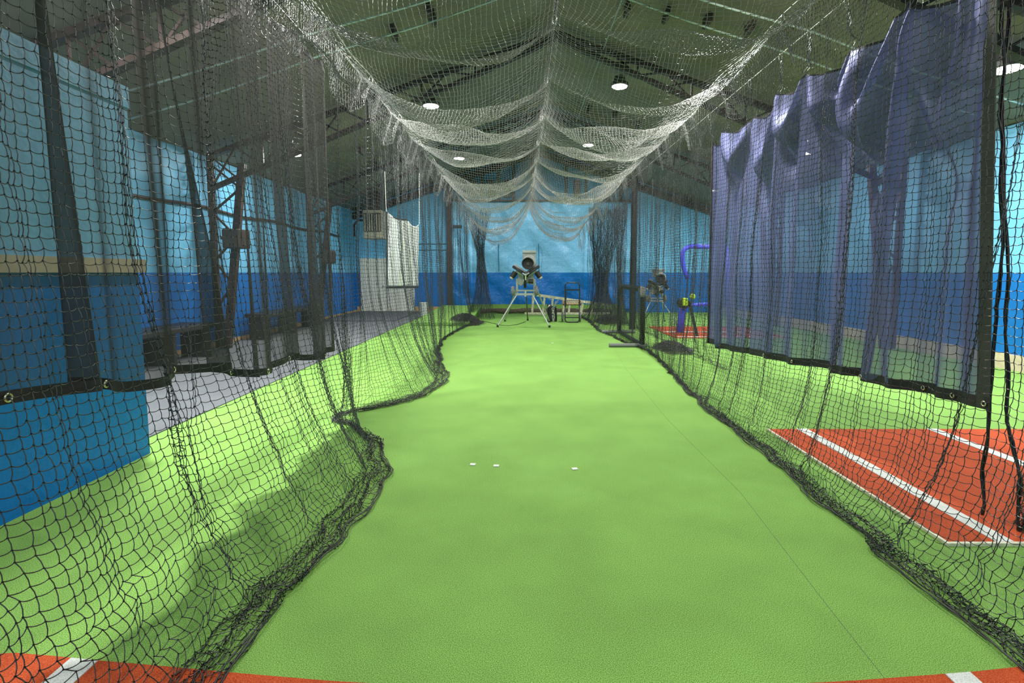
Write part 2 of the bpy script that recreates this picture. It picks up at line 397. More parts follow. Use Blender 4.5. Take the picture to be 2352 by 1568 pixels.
# ------------------------------------------------------------------ roof trusses
def truss(Y, label, depth_mid=.07, depth_eave=.62):
    t = thing('roof_truss', label, 'roof truss', (RX, Y, RZ - .25), 'bar trusses carrying the roof')
    for sgn, xe in ((-1, XL + .25), (1, XR - .25)):
        n = 13
        top = []; bot = []
        for i in range(n + 1):
            x = lin(RX, xe, i / n); z = roof_z(x) - .14
            d = depth_mid + (depth_eave - depth_mid) * (i / n) ** 0.8
            top.append(Vector((x, Y, z))); bot.append(Vector((x, Y, z - d)))
        obj('top_chord', MB().bar(top[0], top[-1], .12, .08), 'steel', t)
        m = MB()
        for i in range(n): m.bar(bot[i], bot[i + 1], .12, .07)
        obj('bottom_chord', m, 'steel', t)
        m = MB()
        for i in range(1, n):
            m.bar(top[i], bot[i], .035) if i % 2 else None
            m.bar(bot[i], top[i + 1] if i % 2 else top[i + 1], .03)
            if i % 2 == 0: m.bar(top[i], bot[i + 1], .03)
        obj('web', m, 'steel', t)
        # tapered lattice column
        xo = xe - sgn * -0.0
        x_out = xe + sgn * .0; x_top = xe - sgn * .62; x_bot = xe - sgn * .16
        zt = roof_z(x_out) - .14
        obj('outer_leg', MB().bar((x_out, Y, .012), (x_out, Y, zt), .10, .09), 'steel', t)
        ztop_in = roof_z(x_top) - .5
        obj('inner_leg', MB().bar((x_bot, Y, .012), (x_top, Y, ztop_in), .13, .10), 'steel', t)
        m = MB(); k = 7
        for i in range(k):
            z0 = lin(.35, ztop_in, i / k); z1 = lin(.35, ztop_in, (i + 1) / k)
            xi0 = lin(x_bot, x_top, (z0) / ztop_in); xi1 = lin(x_bot, x_top, (z1) / ztop_in)
            m.bar((x_out, Y, z0), (xi1, Y, z1), .035) if i % 2 else m.bar((xi0, Y, z0), (x_out, Y, z1), .035)
        obj('lacing', m, 'steel', t)
    return t
truss(0.8, 'dark steel roof truss over the near end of the hall')
truss(5.95, 'dark steel roof truss crossing just above the near part of the ceiling net')
truss(10.25, 'dark steel roof truss in front of the nearer pair of bright lamps')
truss(14.9, 'dark steel roof truss between the farther pair of bright lamps and the far wall')
# rafter on the back wall
t = thing('gable_rafter', 'dark steel rafter along the top of the far wall', 'rafter', (RX, YB - .2, RZ - .3))
for xe in (XL, XR):
    obj('beam', MB().bar((RX, YB - .16, RZ - .22), (xe, YB - .16, roof_z(xe) - .22), .16, .24), 'steel', t)
# dark purlin brackets that press into the lining
for i, (px, py, Y) in enumerate([(985, 22, 8.0), (790 + 205, 40, 8.2), (905, 75, 8.4), (1190, 235, 12.4), (1140, 250, 12.4), (1080, 265, 12.4), (965, 303, 12.6), (1352, 250, 12.8),
                                  (1412, 262, 12.4), (1465, 285, 12.4), (1530, 32, 8.2), (1625, 45, 8.2), (1722, 62, 8.2), (830, 345, 13.0), (860, 372, 13.0), (1440, 20, 8.4)]):
    q = at_y(px, py, Y); z = roof_z(q.x)
    # slide along the ray until it meets the lining
    d = ray(px, py); k = 1.0
    best = min((abs((EYE + d.z * s) - roof_z(d.x * s) + .06), s) for s in np.linspace(4, 17, 400))[1]
    q = Vector((d.x * best, d.y * best, 0)); 
    if q.y > YB - 1: continue
    zz = roof_z(q.x) - .02
    obj('bracket', MB().box((q.x - .03, q.y - .14, zz - .13), (q.x + .03, q.y + .14, zz + .02)), 'steel', ceil)
# conduits under the lining
for pts, lab in (([(-6.0, 7.2), (-3, 7.5), (RX, 7.8), (4, 7.6), (7.3, 7.5)], 'pale conduit crossing under the roof lining, nearer of two'),
                 ([(-6.0, 8.0), (-3, 8.15), (RX, 8.3), (4, 8.3), (7.3, 8.1)], 'pale conduit crossing under the roof lining, farther of two')):
    P = []
    for i in range(len(pts) - 1):
        for t_ in np.linspace(0, 1, 12, endpoint=False):
            x = lin(pts[i][0], pts[i + 1][0], t_); P.append((x, lin(pts[i][1], pts[i + 1][1], t_), roof_z(x) - .13 - .05 * math.sin(PI * t_)))
    tag(obj('conduit', MB().tube(P, .016, 6), 'conduit', smooth=True), lab, 'conduit', 'conduits under the roof')
P = [(1.55, y, roof_z(1.55) - .16) for y in np.linspace(4, 15, 20)]
tag(obj('conduit', MB().tube(P, .012, 6), 'conduit', smooth=True), 'thin pale conduit running along the roof right of the ridge', 'conduit', 'conduits under the roof')

# ------------------------------------------------------------------ lamps
LAMP_POS = {}
def lamp_proto(loc, label):
    t = thing('high_bay_lamp', label, 'lamp', loc, 'round high bay lamps under the roof')
    x, y, z = loc
    obj('housing', MB().lathe([(.05, .20), (.10, .19), (.12, .10), (.175, .06), (.185, .0), (.165, -.01)], loc, (0, 0, 1), 28), 'lamp_shell', t, smooth=False)
    obj('lens', MB().lathe([(.16, -.012), (.15, -.028), (.08, -.036), (.001, -.038)], loc, (0, 0, 1), 28), 'lens', t, smooth=True)
    obj('hook', MB().tube([(x, y, z + .19), (x, y, z + .27)], .012, 6), 'zinc', t)
    return t
ROWN = {-3.4: 'left of the black curtain', -4.75: 'left of the left net', -1.85: 'left of the ridge', 2.05: 'right of the ridge', 6.0: 'near the right wall'}
DEP = {4.8: 'just past the office block', -2.2: 'behind the viewer', 1.6: 'over the near end', 6.7: 'second row from the near end', 11.2: 'third row from the near end', 16.2: 'farthest row'}
first = None
for (x, y) in LAMPS:
    z = roof_z(x) - .30
    lab = 'bright round high bay lamp %s, %s' % (ROWN[x], DEP[y])
    if first is None:
        first = lamp_proto(Vector((x, y, z)), lab)
    else: dup(first, (x, y, z), lab)
    ld = bpy.data.lights.new('lamp_light', 'AREA'); ld.shape = 'DISK'; ld.size = 0.30; ld.energy = LAMP_W * {(-3.4, 4.8): 2.0, (6.0, 6.7): 1.6, (2.05, 6.7): 2.0, (-1.85, 6.7): 1.35, (-3.4, 4.8): 2.2}.get((x, y), .8 if y < 2 else 1.0); ld.color = (1.0, 0.98, 0.92)
    lo = bpy.data.objects.new('lamp_light', ld); COL.objects.link(lo); lo.location = (x, y, z - .05)

# ------------------------------------------------------------------ netting
def subdiv(P, sub, sag=0.0, side=0.0):
    """P (S, N, 3) polylines -> with sub pieces per cell, each cell bowed a little"""
    if sub <= 1: return P
    S, n, _ = P.shape
    out = np.zeros((S, (n - 1) * sub + 1, 3))
    for k in range(sub):
        t = k / sub
        q = P[:, :-1] * (1 - t) + P[:, 1:] * t
        bow = 4 * t * (1 - t)
        q = q + np.array([side, 0, -sag]) * bow
        out[:, k:-1:sub] = q
    out[:, -1] = P[:, -1]
    return out
def tubes(P, r, sides=3):
    S, n, _ = P.shape
    T = np.gradient(P, axis=1); T /= np.linalg.norm(T, axis=2, keepdims=True) + 1e-9
    ref = np.broadcast_to(np.array([0.83, 0.21, 0.52]), T.shape)
    A = np.cross(T, ref); A /= np.linalg.norm(A, axis=2, keepdims=True) + 1e-9
    B = np.cross(T, A)
    V = np.stack([P + r * (math.cos(2 * PI * k / sides) * A + math.sin(2 * PI * k / sides) * B) for k in range(sides)], 2)
    base = (np.arange(S)[:, None] * n + np.arange(n - 1)[None, :]) * sides
    F = []
    for k in range(sides):
        k2 = (k + 1) % sides
        F.append(np.stack([base + k, base + k2, base + sides + k2, base + sides + k], -1).reshape(-1, 4))
    return V.reshape(-1, 3), np.concatenate(F)
def knots(P, r):
    P = P.reshape(-1, 3); D = np.array([(1, 0, 0), (0, 1, 0), (0, 0, 1), (-1, 0, 0), (0, -1, 0), (0, 0, -1)], float) * r
    V = (P[:, None] + D[None]).reshape(-1, 3)
    q = np.array([(0, 1, 2, 2), (1, 3, 2, 2), (3, 4, 2, 2), (4, 0, 2, 2), (1, 0, 5, 5), (3, 1, 5, 5), (4, 3, 5, 5), (0, 4, 5, 5)])
    # two triangles side by side make one quad each, to keep every face four-sided
    quads = np.array([(0, 1, 3, 2), (0, 2, 3, 4), (1, 0, 5, 3), (0, 4, 3, 5)])
    F = (np.arange(len(P))[:, None, None] * 6 + quads[None]).reshape(-1, 4)
    return V, F
def net_arrays(G, r=.0017, sub=1, sag=0.0, knot=0.0, jit=.0028):
    G = G + rng.normal(0, jit, G.shape)
    parts = [tubes(subdiv(G.transpose(1, 0, 2), sub, sag), r), tubes(subdiv(G, min(sub, 2), 0, .0035 if sub > 1 else 0), r)]
    if knot: parts.append(knots(G, knot))
    V = []; F = []; n = 0
    for v, f in parts: V.append(v); F.append(f + n); n += len(v)
    return np.concatenate(V), np.concatenate(F)
def merge(*parts):
    V = []; F = []; n = 0
    for v, f in parts: V.append(v); F.append(f + n); n += len(v)
    return np.concatenate(V), np.concatenate(F)
def snoise(x, seed, octs=4, f0=1.0):
    r_ = np.random.default_rng(seed); y = 0 * x
    for k in range(octs):
        f = f0 * (1.9 ** k); y = y + np.sin(x * f * (1 + .3 * r_.random()) + r_.random() * 6.28) / (1.5 ** k)
    return y
def profile(p, dist, H, n_mid=6, n_end=10, w_mid=.3, w_end=.88, slack=1.02):
    """rows down a side net: (weight toward the hem, height, bunching noise) at equal twine length"""
    zz = np.linspace(1, 0, 600) ** 1.0 * H
    ww = (1 - zz / H) ** p * w_end
    ds = np.hypot(np.diff(ww * dist), np.diff(zz)); s = np.concatenate([[0], np.cumsum(ds)])
    k = int(s[-1] * slack / CELL)
    si = np.linspace(0, s[-1], k)
    w = np.interp(si, s, ww); z = np.interp(si, s, zz); b = np.zeros(k)
    we = np.linspace(w_end, 1.0, n_end + 1)[1:]
    w = np.concatenate([w, we]); z = np.concatenate([z, np.zeros(n_end)]); b = np.concatenate([b, np.ones(n_end)])
    return w, z, b
def side_net(xt, H, foot, Y0, Y1, gathers, p=5.0, slack=1.18, seed=1, fold=1.0, scallop=1.45, y_sc=0.4, dist=.7, n_end=10, w_end=.88, bot=0.0):
    """foot: list of (Y, X) of the hem on the floor"""
    n = int((Y1 - Y0) * slack / CELL)
    Y = np.linspace(Y0, Y1, n)
    w, z, b = profile(p, dist, H, n_end=n_end, w_end=w_end)
    fy = np.array([a for a, _ in foot]); fx = np.array([c for _, c in foot])
    XF = np.interp(Y, fy, fx)
    ker = np.hanning(13)[1:-1]; ker /= ker.sum(); XF = np.convolve(np.pad(XF, 5, 'edge'), ker, 'valid')
    YY = Y[:, None] + 0 * z[None]; W = w[None] + 0 * YY; Z = z[None] + 0 * YY
    env = np.sin(PI * np.clip((H - Z) / H, 0, 1) * .5) ** .6
    topd = .13 * np.sin(PI * (YY - y_sc) / scallop) ** 2 * np.clip((Z - H + 1.0) / 1.0, 0, 1) ** 2
    yw = YY + 0
    for (Yi, g, sg, slope) in gathers:
        c = Yi + slope * (H - Z)
        u = (yw - c) / sg
        yw = yw - g * (yw - c) * np.exp(-u * u * .5) * np.clip(.4 + .8 * (1 - np.abs(Z - 1.7) / 2.4), 0, 1)
    f = snoise(YY[:, :1] * 1.0, seed, 3, 3.2) * .030 + snoise(YY[:, :1], seed + 3, 3, 9.0) * .022
    fz = snoise(Z * 1.0 + YY * .7, seed + 9, 3, 1.3) * .02
    for (Yi, g, sg, slope) in gathers:
        c = Yi + slope * (H - Z)
        u = (YY - c) / (sg * .5)
        fz = fz + .07 * g * u * np.exp(-u * u * .5)
    X = xt + (XF[:, None] - xt) * W + (f * env + fz * env) * fold * np.clip(1.25 - W, .1, 1)
    bb = b[None] + 0 * YY
    lay = np.clip((W - .25) * 2, 0, 1)
    Z = Z - topd
    rowk = np.arange(len(z))[None] * 1.7
    Z = Z + lay * (np.abs(snoise(YY * 1.0 + W * 9, seed + 5, 4, 5.0)) * .022) + bb * np.abs(snoise(YY + rowk * .3, seed + 8, 3, 3.0)) * .016
    Z = np.maximum(Z, .006)
    X = X + bb * (.016 * snoise(YY + rowk * .16, seed + 12, 3, 2.6) + .010 * snoise(YY * 1.0, seed + 6, 2, 8.0))
    yw = yw + bb * .015 * snoise(YY + rowk * .12, seed + 14, 2, 7.0) + lay * .02 * snoise(YY + W * 4, seed + 7, 3, 8.0)
    return np.stack([X, yw, Z + bot], -1)

HN = 3.68
XNL, XNR, XNC = -1.72, 2.30, 0.30
def fp(px, py):
    q = at_z(px, py); return (q.y, q.x)
left_foot = [(0.3, -1.25), (1.2, -1.2)] + [fp(*q) for q in ((500, 1568), (640, 1400), (780, 1250), (868, 1130), (893, 1072), (874, 1010), (812, 985), (750, 962), (800, 946), (870, 938), (960, 920),
             (1020, 885), (1030, 860), (1016, 835), (1008, 810), (1012, 785), (1040, 765), (1075, 750), (1108, 743))]
left_foot = sorted(left_foot) + [(15.8, -1.45), (17.9, -1.55)]
gl = [(2.2, .75, .16, .05), (3.35, .8, .14, -.33), (4.95, .8, .13, .05), (6.1, .85, .16, .02), (7.7, .9, .14, .0), (9.2, .85, .15, .03), (10.9, .85, .15, 0), (12.6, .8, .2, 0), (14.6, .9, .35, 0), (16.6, .9, .45, 0)]
GL = side_net(XNL, HN, left_foot, .35, 17.8, gl, p=4.2, seed=11, dist=.75, n_end=14, w_end=.74)
def split_net(name, G, m, ynear, label, cat, group=None, r=.0018, knot=.0044, parent=None):
    """near columns get bowed twine and knots, the far ones plain twine; one mesh"""
    k = int(np.searchsorted(np.maximum.accumulate(G[:, 0, 1]), ynear))
    k2 = int(np.searchsorted(np.maximum.accumulate(G[:, 0, 1]), ynear * 2.2))
    parts = []
    if k > 2: parts.append(net_arrays(G[:k + 1], r * 1.1, 4, .0055, knot))
    if k2 > k + 2: parts.append(net_arrays(G[k:k2 + 1], r * 1.1, 2, .005, knot * .8))
    if k2 < len(G) - 2: parts.append(net_arrays(G[k2:], r, 1, 0, 0))
    o = obj(name, merge(*parts), m, parent, smooth=True)
    if parent is None: tag(o, label, cat, group)
    return o
cage_l = split_net('side_net', GL, 'net', 5.5, 'black net along the left side of the batting lane, its hem sprawled on the turf', 'net')
def hem_rope(G, r, parent, seed, row=-1, n=3):
    m = MB()
    for k in range(n):
        L = G[::2, row].copy(); L[:, 2] = .010 + .012 * np.abs(snoise(L[:, 1], seed + k, 3, 3)); L[:, 0] += .015 * snoise(L[:, 1], seed + 10 + k, 2, 2.5)
        m.tube([tuple(q) for q in L], r, 5)
    return obj('hem_rope', m, 'black_rope', parent, smooth=True)
hem_rope(GL, .0034, cage_l, 40)
right_foot = [(0.3, 1.8)] + sorted(fp(*q) for q in ((2352, 1530), (2180, 1400), (2000, 1262), (1850, 1130), (1700, 1000), (1620, 945), (1560, 880), (1525, 835), (1490, 806), (1440, 790)))
right_foot = right_foot + [(12.0, 2.15), (13.5, 2.0), (15.8, 2.1), (17.9, 2.0)]
gr = [(2.35, .7, .14, .1), (3.6, .45, .14, .05), (4.9, .5, .15, .1), (6.3, .7, .15, .0), (7.75, .85, .16, .0), (9.2, .8, .16, .0), (10.7, .85, .2, 0), (12.4, .8, .2, 0), (14.2, .9, .3, 0), (16.4, .9, .5, 0)]
GR = side_net(XNR, HN, right_foot, .9, 17.8, gr, p=6.5, seed=23, dist=.6, n_end=12, w_end=.70)
cage_r = split_net('side_net', GR, 'net', 5.5, 'black net along the right side of the batting lane, its hem strewn on the turf', 'net')
hem_rope(GR, .0034, cage_r, 60)

# ceiling net: clipped to three lines, bellies between the clips
CLIP = 1.45; CY0 = .45
def span_net(xa, xb, y0, y1, seed, m0=0):
    arc = 1.12 * abs(xb - xa); nt = int(arc / CELL); n = int((y1 - y0) * 1.3 / CELL)
    t = np.linspace(0, 1, nt)[None]; Y = np.linspace(y0, y1, n)[:, None]
    Tt = t + 0 * Y; Yv = Y + 0 * t
    far = np.clip((Yv - 9.5) / 8.0, 0, 1)
    S = .20 + .05 * np.sin(Yv * 1.7 + seed) + .62 * far ** 1.3
    bel = np.abs(np.sin(PI * (Yv - CY0 + .25 * np.sin(seed + 2.2 * Tt)) / CLIP)) ** 1.3
    edge = np.sin(PI * Tt)
    asym = Tt ** (1.15 if seed % 2 else .87)
    Z = HN - S * (1 - np.abs(2 * asym - 1) ** 2.6) - (.07 + .30 * edge ** .8) * bel * (1 - .5 * far) \
        - .10 * edge * np.clip(snoise(Yv * 1.0 + Tt * 1.3, seed, 3, 1.1), -1, 1)
    X = xa + (xb - xa) * Tt + .03 * snoise(Yv + Tt * 3, seed + 2, 3, 2.5) * edge
    saw = np.sin(2 * PI * (Yv - CY0) / CLIP)
    Yw = Yv - .10 * saw * (1 - .4 * edge) - .16 * edge * (1 - far) * bel
    Yw = Yw + .05 * snoise(Yv * 1.0, seed + 4, 2, 6.0) * edge
    Z = Z + .05 * np.sin(Yv * 2 * PI / .34 + 2 * Tt) * edge * far ** .7
    # toward the far end the outer edge has slipped down and in from its line
    outer = (1 - Tt) if seed % 2 else Tt
    slip = np.clip((Yv - 12.5) / 5.0, 0, 1) ** 1.6 * outer ** 3
    Z = Z - .85 * slip; X = X + .35 * slip * (1 if seed % 2 else -1)
    # and the net runs on over the line in a short scalloped overlap
    k = 8; q = np.arange(k, 0, -1)[None] / k + 0 * Y
    e = 0 if seed % 2 else -1; sg = -1 if seed % 2 else 1
    drop = (.16 + .30 * bel[:, e:e + 1] if e == 0 else .16 + .30 * bel[:, -1:]) * (1 + .4 * far[:, :1])
    fx = X[:, [e]] + sg * (.05 * q + .03 * np.sin(Y * 14 + q * 3)); fz = Z[:, [e]] - drop * q; fy = Yw[:, [e]] - .05 * q
    if e == 0: X = np.concatenate([fx, X], 1); Yw = np.concatenate([fy, Yw], 1); Z = np.concatenate([fz, Z], 1)
    else: X = np.concatenate([X, fx[:, ::-1]], 1); Yw = np.concatenate([Yw, fy[:, ::-1]], 1); Z = np.concatenate([Z, fz[:, ::-1]], 1)
    return np.stack([X, Yw, Z], -1)
cnet = thing('ceiling_net', 'net slung in bellies above the batting lane, its pale grey carrying lamp sheen', 'net', (XNC, 9, HN - .9))
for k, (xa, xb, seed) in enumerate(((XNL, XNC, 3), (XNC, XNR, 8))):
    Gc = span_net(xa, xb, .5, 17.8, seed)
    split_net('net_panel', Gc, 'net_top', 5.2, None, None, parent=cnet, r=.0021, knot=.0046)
# lines that carry it
for xx, lab, m, rr in ((XNL, 'white cord strung along the top of the left net', 'rope', .0045), (XNC, 'dark rope strung down the middle of the ceiling net', 'black_rope', .010), (XNR, 'white cord strung along the top of the right net', 'rope', .0045)):
    P = []
    for i in range(120):
        y = .4 + 17.4 * i / 119
        P.append((xx, y, HN + .05 + .02 * math.cos(2 * PI * (y - CY0) / CLIP) + (0.0 if xx != XNC else .015 * math.sin(y * 3))))
    tag(obj('net_line', MB().tube(P, rr, 6), m, smooth=True), lab, 'rope', 'ropes that carry the ceiling net')
ORD = ['nearest', 'second', 'third', 'fourth', 'fifth', 'sixth', 'seventh', 'eighth', 'ninth', 'tenth', 'eleventh', 'twelfth', 'thirteenth']
def carabiner_mb(c, s=.045):
    m = MB(); pts = []
    for k in range(16):
        a = 2 * PI * k / 16; pts.append((c[0] + s * .42 * math.cos(a), c[1] + .3 * s * .42 * math.cos(a), c[2] + s * math.sin(a) * (1 if abs(math.sin(a)) < .9 else 1.05)))
    m.tube(pts, .0045, 6, closed=True); return m
proto = None
for xx, nm in ((XNL, 'left'), (XNC, 'middle'), (XNR, 'right')):
    for i in range(12):
        y = CY0 + CLIP * i
        if y < 1.5: continue
        lab = 'steel snap hook on the %s net line, %s from the near end' % (nm, ORD[i])
        if proto is None:
            proto = tag(obj('snap_hook', carabiner_mb((xx, y, HN + .02)), 'zinc', smooth=True), lab, 'hook', 'snap hooks along the net lines')
        else:
            c = proto.copy(); COL.objects.link(c); c.location = (xx, y, proto.location.z); c['label'] = lab
# back net
def back_net(x0, x1, Y, seed, ztop=HN - .45):
    n = int((x1 - x0) * 1.25 / CELL); k = int(ztop * 1.05 / CELL)
    X = np.linspace(x0, x1, n)[:, None]; Z = np.linspace(ztop, .01, k)[None]
    Xx = X + 0 * Z; Zz = Z + 0 * X
    for c, g in ((x0 + .1, .9), (x1 - .1, .9), ((x0 + x1) / 2, .3)):
        Xx = Xx - g * (Xx - c) * np.exp(-((Xx - c) / .28) ** 2) * .8
    Yy = Y + .06 * snoise(Xx, seed, 3, 4) + .03 * snoise(Xx + Zz * .4, seed + 1, 3, 8) - .5 * np.clip(.25 - Zz, 0, 1) * 2
    return np.stack([Xx, Yy, Zz], -1)
tag(obj('back_net', net_arrays(back_net(-1.7, 2.25, 17.9, 5), .0017, 1, 0, 0), 'net', smooth=True), 'black net closing the far end of the lane behind the pitching machine', 'net')

# heaps of slack net in the far corners
def heap(c, rx, ry, h, seed, n=70):
    """slack twine lying in a low mound"""
    r_ = np.random.default_rng(seed); P = []
    for i in range(n):
        a = r_.random() * 6.28; k = r_.random() ** .6; L = 22
        x = c[0] + rx * k * math.cos(a) * .7; y = c[1] + ry * k * math.sin(a) * .7; d = r_.random() * 6.28; pl = []
        for j in range(L):
            u = ((x - c[0]) / rx) ** 2 + ((y - c[1]) / ry) ** 2
            z = .012 + h * max(0, 1 - u) * (.25 + .75 * r_.random())
            pl.append((x, y, z)); d += r_.normal(0, .8) + (1.2 if u > .9 else 0); x += .035 * math.cos(d) * 1.3; y += .035 * math.sin(d) * 1.3
        P.append(pl)
    return tubes(np.array(P), .0024)
for (px, py, rx, ry, h, n, sd, lab) in ((1065, 742, .55, 1.1, .30, 420, 1, 'dark heap of slack net on the turf near the left far corner of the lane'),
                                     (1400, 740, .40, 1.0, .25, 330, 2, 'dark heap of slack net on the turf near the right far corner of the lane'),
                                     (1545, 802, .28, .8, .16, 260, 3, 'dark heap of slack net beside the right net, behind the screen')):
    q = at_z(px, py)
    tag(obj('net_heap', heap((q.x, q.y), rx, ry, h, sd, n), 'net', smooth=True), lab, 'net')
# vertical bundles where net is gathered in the far corners
def bundle(x, y, z0, z1, r, seed, n=26, sway=.05, flare=1.5):
    r_ = np.random.default_rng(seed); P = []; L = 40
    ph = r_.random() * 6
    for i in range(n):
        a = r_.random() * 6.28; k = r_.random() ** .5 * r; pl = []
        for j in range(L):
            z = lin(z1, z0, j / (L - 1)); w = 1 + .3 * math.sin(z * 2 + ph) + flare * max(0, 1 - z / 1.0) ** 1.5 + 1.0 * max(0, (z - 2.2) / 1.2)
            pl.append((x + k * w * math.cos(a + .3 * math.sin(z * 5 + i)) + sway * math.sin(z * 1.3 + ph) + r_.normal(0, .006), y + k * w * math.sin(a) * 1.2 + r_.normal(0, .006), z))
        P.append(pl)
    return tubes(np.array(P), .0026)
for (px, py, Y, r, n, lab) in ((1104, 640, 16.9, .19, 150, 'gathered column of black net at the left far corner of the lane'),
                              (1385, 640, 16.5, .30, 260, 'gathered column of black net at the right far corner of the lane'),
                              (1425, 640, 15.0, .10, 60, 'thin gathered column of black net just left of the dark post')):
    q = at_y(px, py, Y)
    tag(obj('net_column', bundle(q.x, Y, .02, HN - .2, r, int(px), n), 'net', smooth=True), lab, 'net')

# next lane's net on the right, and its near bundle at the picture's edge
G2 = side_net(2.98, HN - .1, [(1.5, 3.05), (3.3, 3.1), (6, 3.2), (18, 3.1)], 7.9, 17.8, [(9.0, .8, .2, 0), (10.4, .8, .2, 0), (12.0, .9, .25, 0), (13.8, .8, .2, 0), (15.5, .9, .3, 0)], p=9, seed=77, dist=.15, n_end=3)
split_net('side_net', G2, 'net', 3.0, 'black net of the next lane hanging behind the far end of the blue curtain', 'net')
G3 = side_net(2.92, 4.2, [(1.5, 2.85), (2.3, 2.9), (3.1, 2.95)], 1.75, 3.02, [(2.45, .9, .12, .0), (2.92, .92, .12, .0)], p=8, seed=91, dist=.15, n_end=6, slack=1.9)
nb_ = split_net('side_net', G3, 'net', 5.5, 'near end of a black net gathered in dark folds, right of the blue curtain', 'net', r=.0018)
def strand_rope(pts, r, seed, n=5):
    r_ = np.random.default_rng(seed); P = np.array(pts, float)
    t = np.linspace(0, len(P) - 1, 60); Q = np.stack([np.interp(t, range(len(P)), P[:, k]) for k in range(3)], -1)
    L = []
    for i in range(n):
        a = r_.random() * 6.28; off = np.stack([np.cos(a + np.arange(60) * .35) * r, np.sin(a + np.arange(60) * .35) * r, 0 * t], -1)
        L.append(Q + off * .7 + r_.normal(0, .002, Q.shape))
    return tubes(np.array(L), r * .62, 5)
def edge_rope(pxs, X): return [tuple(at_x(a, b, X)) for a, b in pxs]
obj('gathered_fold', strand_rope(edge_rope([(2302, -60), (2300, 60), (2308, 160), (2296, 260), (2304, 330), (2298, 420), (2304, 560), (2296, 640), (2288, 740), (2278, 860), (2272, 930), (2268, 1010), (2256, 1080), (2262, 1160), (2250, 1210), (2235, 1240)], 2.85), .008, 5), 'black', nb_, smooth=True)
obj('gathered_fold', strand_rope(edge_rope([(2322, -60), (2318, 60), (2300, 200), (2306, 400), (2318, 640), (2308, 730), (2316, 880), (2312, 960), (2330, 1040), (2344, 1100), (2338, 1180), (2346, 1260)], 2.88), .008, 6), 'black', nb_, smooth=True)

# ------------------------------------------------------------------ curtains
def sheet(n, k, fx, fz0, fz1, y0, y1):
    y = np.linspace(y0, y1, n)[:, None]; t = np.linspace(0, 1, k)[None]
    Z = fz0(y) * (1 - t) + fz1(y) * t; Y = y + 0 * t
    return fx(Y, Z, t + 0 * y)
# left: black sheer
def lz1(y): return np.interp(y, [0.6, 1.93, 2.66, 3.1, 3.52, 4.2, 4.7, 5.2, 5.66], [1.02, .99, .90, .90, .80, .69, .72, .66, .64]) + .02 * np.sin(y * 6)
def lz0(y): return HN - .04 - .07 * np.abs(np.sin(PI * (y - .45) / .725)) + 0 * y
def lfx(Y, Z, T):
    a = .045 * np.sin(Y * 5.1 + .4) + .055 * np.sin(Y * 11.3 + 1.1 + .3 * Z) * (.6 + .4 * np.sin(Y * 2.3)) + .022 * np.sin(Y * 23 + .5 * Z)
    for c, sl, w, A in ((1.75, .0, .05, -.20), (2.30, .02, .05, -.22), (3.05, .14, .05, -.18), (3.75, .03, .05, -.15), (4.35, .10, .06, -.17), (4.95, .04, .05, -.13)):
        u = (Y - (c + sl * (HN - Z))) / w; a = a + A * u * np.exp(-u * u * .5) * (.4 + .6 * T)
    X = -2.02 + .20 * np.tanh(a * (.45 + .55 * T ** .5) / .20)
    Yy = Y + .05 * np.sin(Y * 11.3) * T
    return np.stack([X, Yy, Z], -1)
Lc = sheet(420, 60, lfx, lz0, lz1, .7, 5.66)
cl = thing('curtain', 'black see-through curtain hanging outside the left net, short of the floor', 'curtain', (-1.99, 3.2, .64))
obj('cloth', MB().grid(Lc), 'sheer_black', cl, smooth=True)
def band(G, rows, off, w_extra=0.0):
    """webbing sewn over the edge: a thin closed strip following the cloth"""
    a = G.copy(); lo = []; 
    A = a[:, rows[0]]; B = a[:, rows[1]]
    m = MB(); g = np.stack([A, (A + B) / 2, B], 1)
    m.grid(g + np.array([off, 0, 0])); g2 = g[:, ::-1] + np.array([-off, 0, 0]); m.grid(g2)
    return m
def hem_low(G, h, dx):
    A = G[:, -1]; U = A.copy(); U[:, 2] += h
    U[:, 0] = G[:, -2, 0]
    m = MB(); m.grid(np.stack([U + [dx, 0, 0], A + [dx, 0, 0]], 1)); m.grid(np.stack([A - [dx, 0, 0], U - [dx, 0, 0]], 1))
    m.grid(np.stack([A + [dx, 0, 0], A - [dx, 0, 0]], 1)); return m
obj('hem', hem_low(Lc, .055, .003), 'hem', cl, smooth=True)
U = Lc[-1].copy(); 
def side_hem(L, dy, dx):
    A = L.copy(); B = L.copy(); B[:, 1] += dy
    m = MB(); m.grid(np.stack([A + [dx, 0, 0], B + [dx, 0, 0]], 1)); m.grid(np.stack([B - [dx, 0, 0], A - [dx, 0, 0]], 1)); m.grid(np.stack([A - [dx, 0, 0], A + [dx, 0, 0]], 1)); return m
obj('side_hem', side_hem(Lc[-1], -.06, .003), 'hem', cl)
Tt_ = Lc[:, 0].copy(); 
m = MB(); B_ = Tt_ - [0, 0, .05]; m.grid(np.stack([Tt_ + [.003, 0, 0], B_ + [.003, 0, 0]], 1)); m.grid(np.stack([B_ - [.003, 0, 0], Tt_ - [.003, 0, 0]], 1)); obj('top_hem', m, 'hem', cl)
def ring(c, r=.016, axis='x'):
    m = MB(); m.tube([(c[0], c[1] + r * math.cos(a), c[2] + r * math.sin(a)) for a in np.linspace(0, 2 * PI, 15)[:-1]], .0045, 6, closed=True); return m
for px in (42, 238, 420, 540, 602, 668, 724):
    yy = 1200 * 1.99 / (CX - px); j = int(np.argmin(np.abs(Lc[:, -1, 1] - yy)))
    c = Lc[j, -1] + [.009, 0, .027]; obj('grommet', ring(c), 'brass', cl, smooth=True)
P = [(-1.99, y, HN + .0) for y in np.linspace(.5, 17.8, 30)]
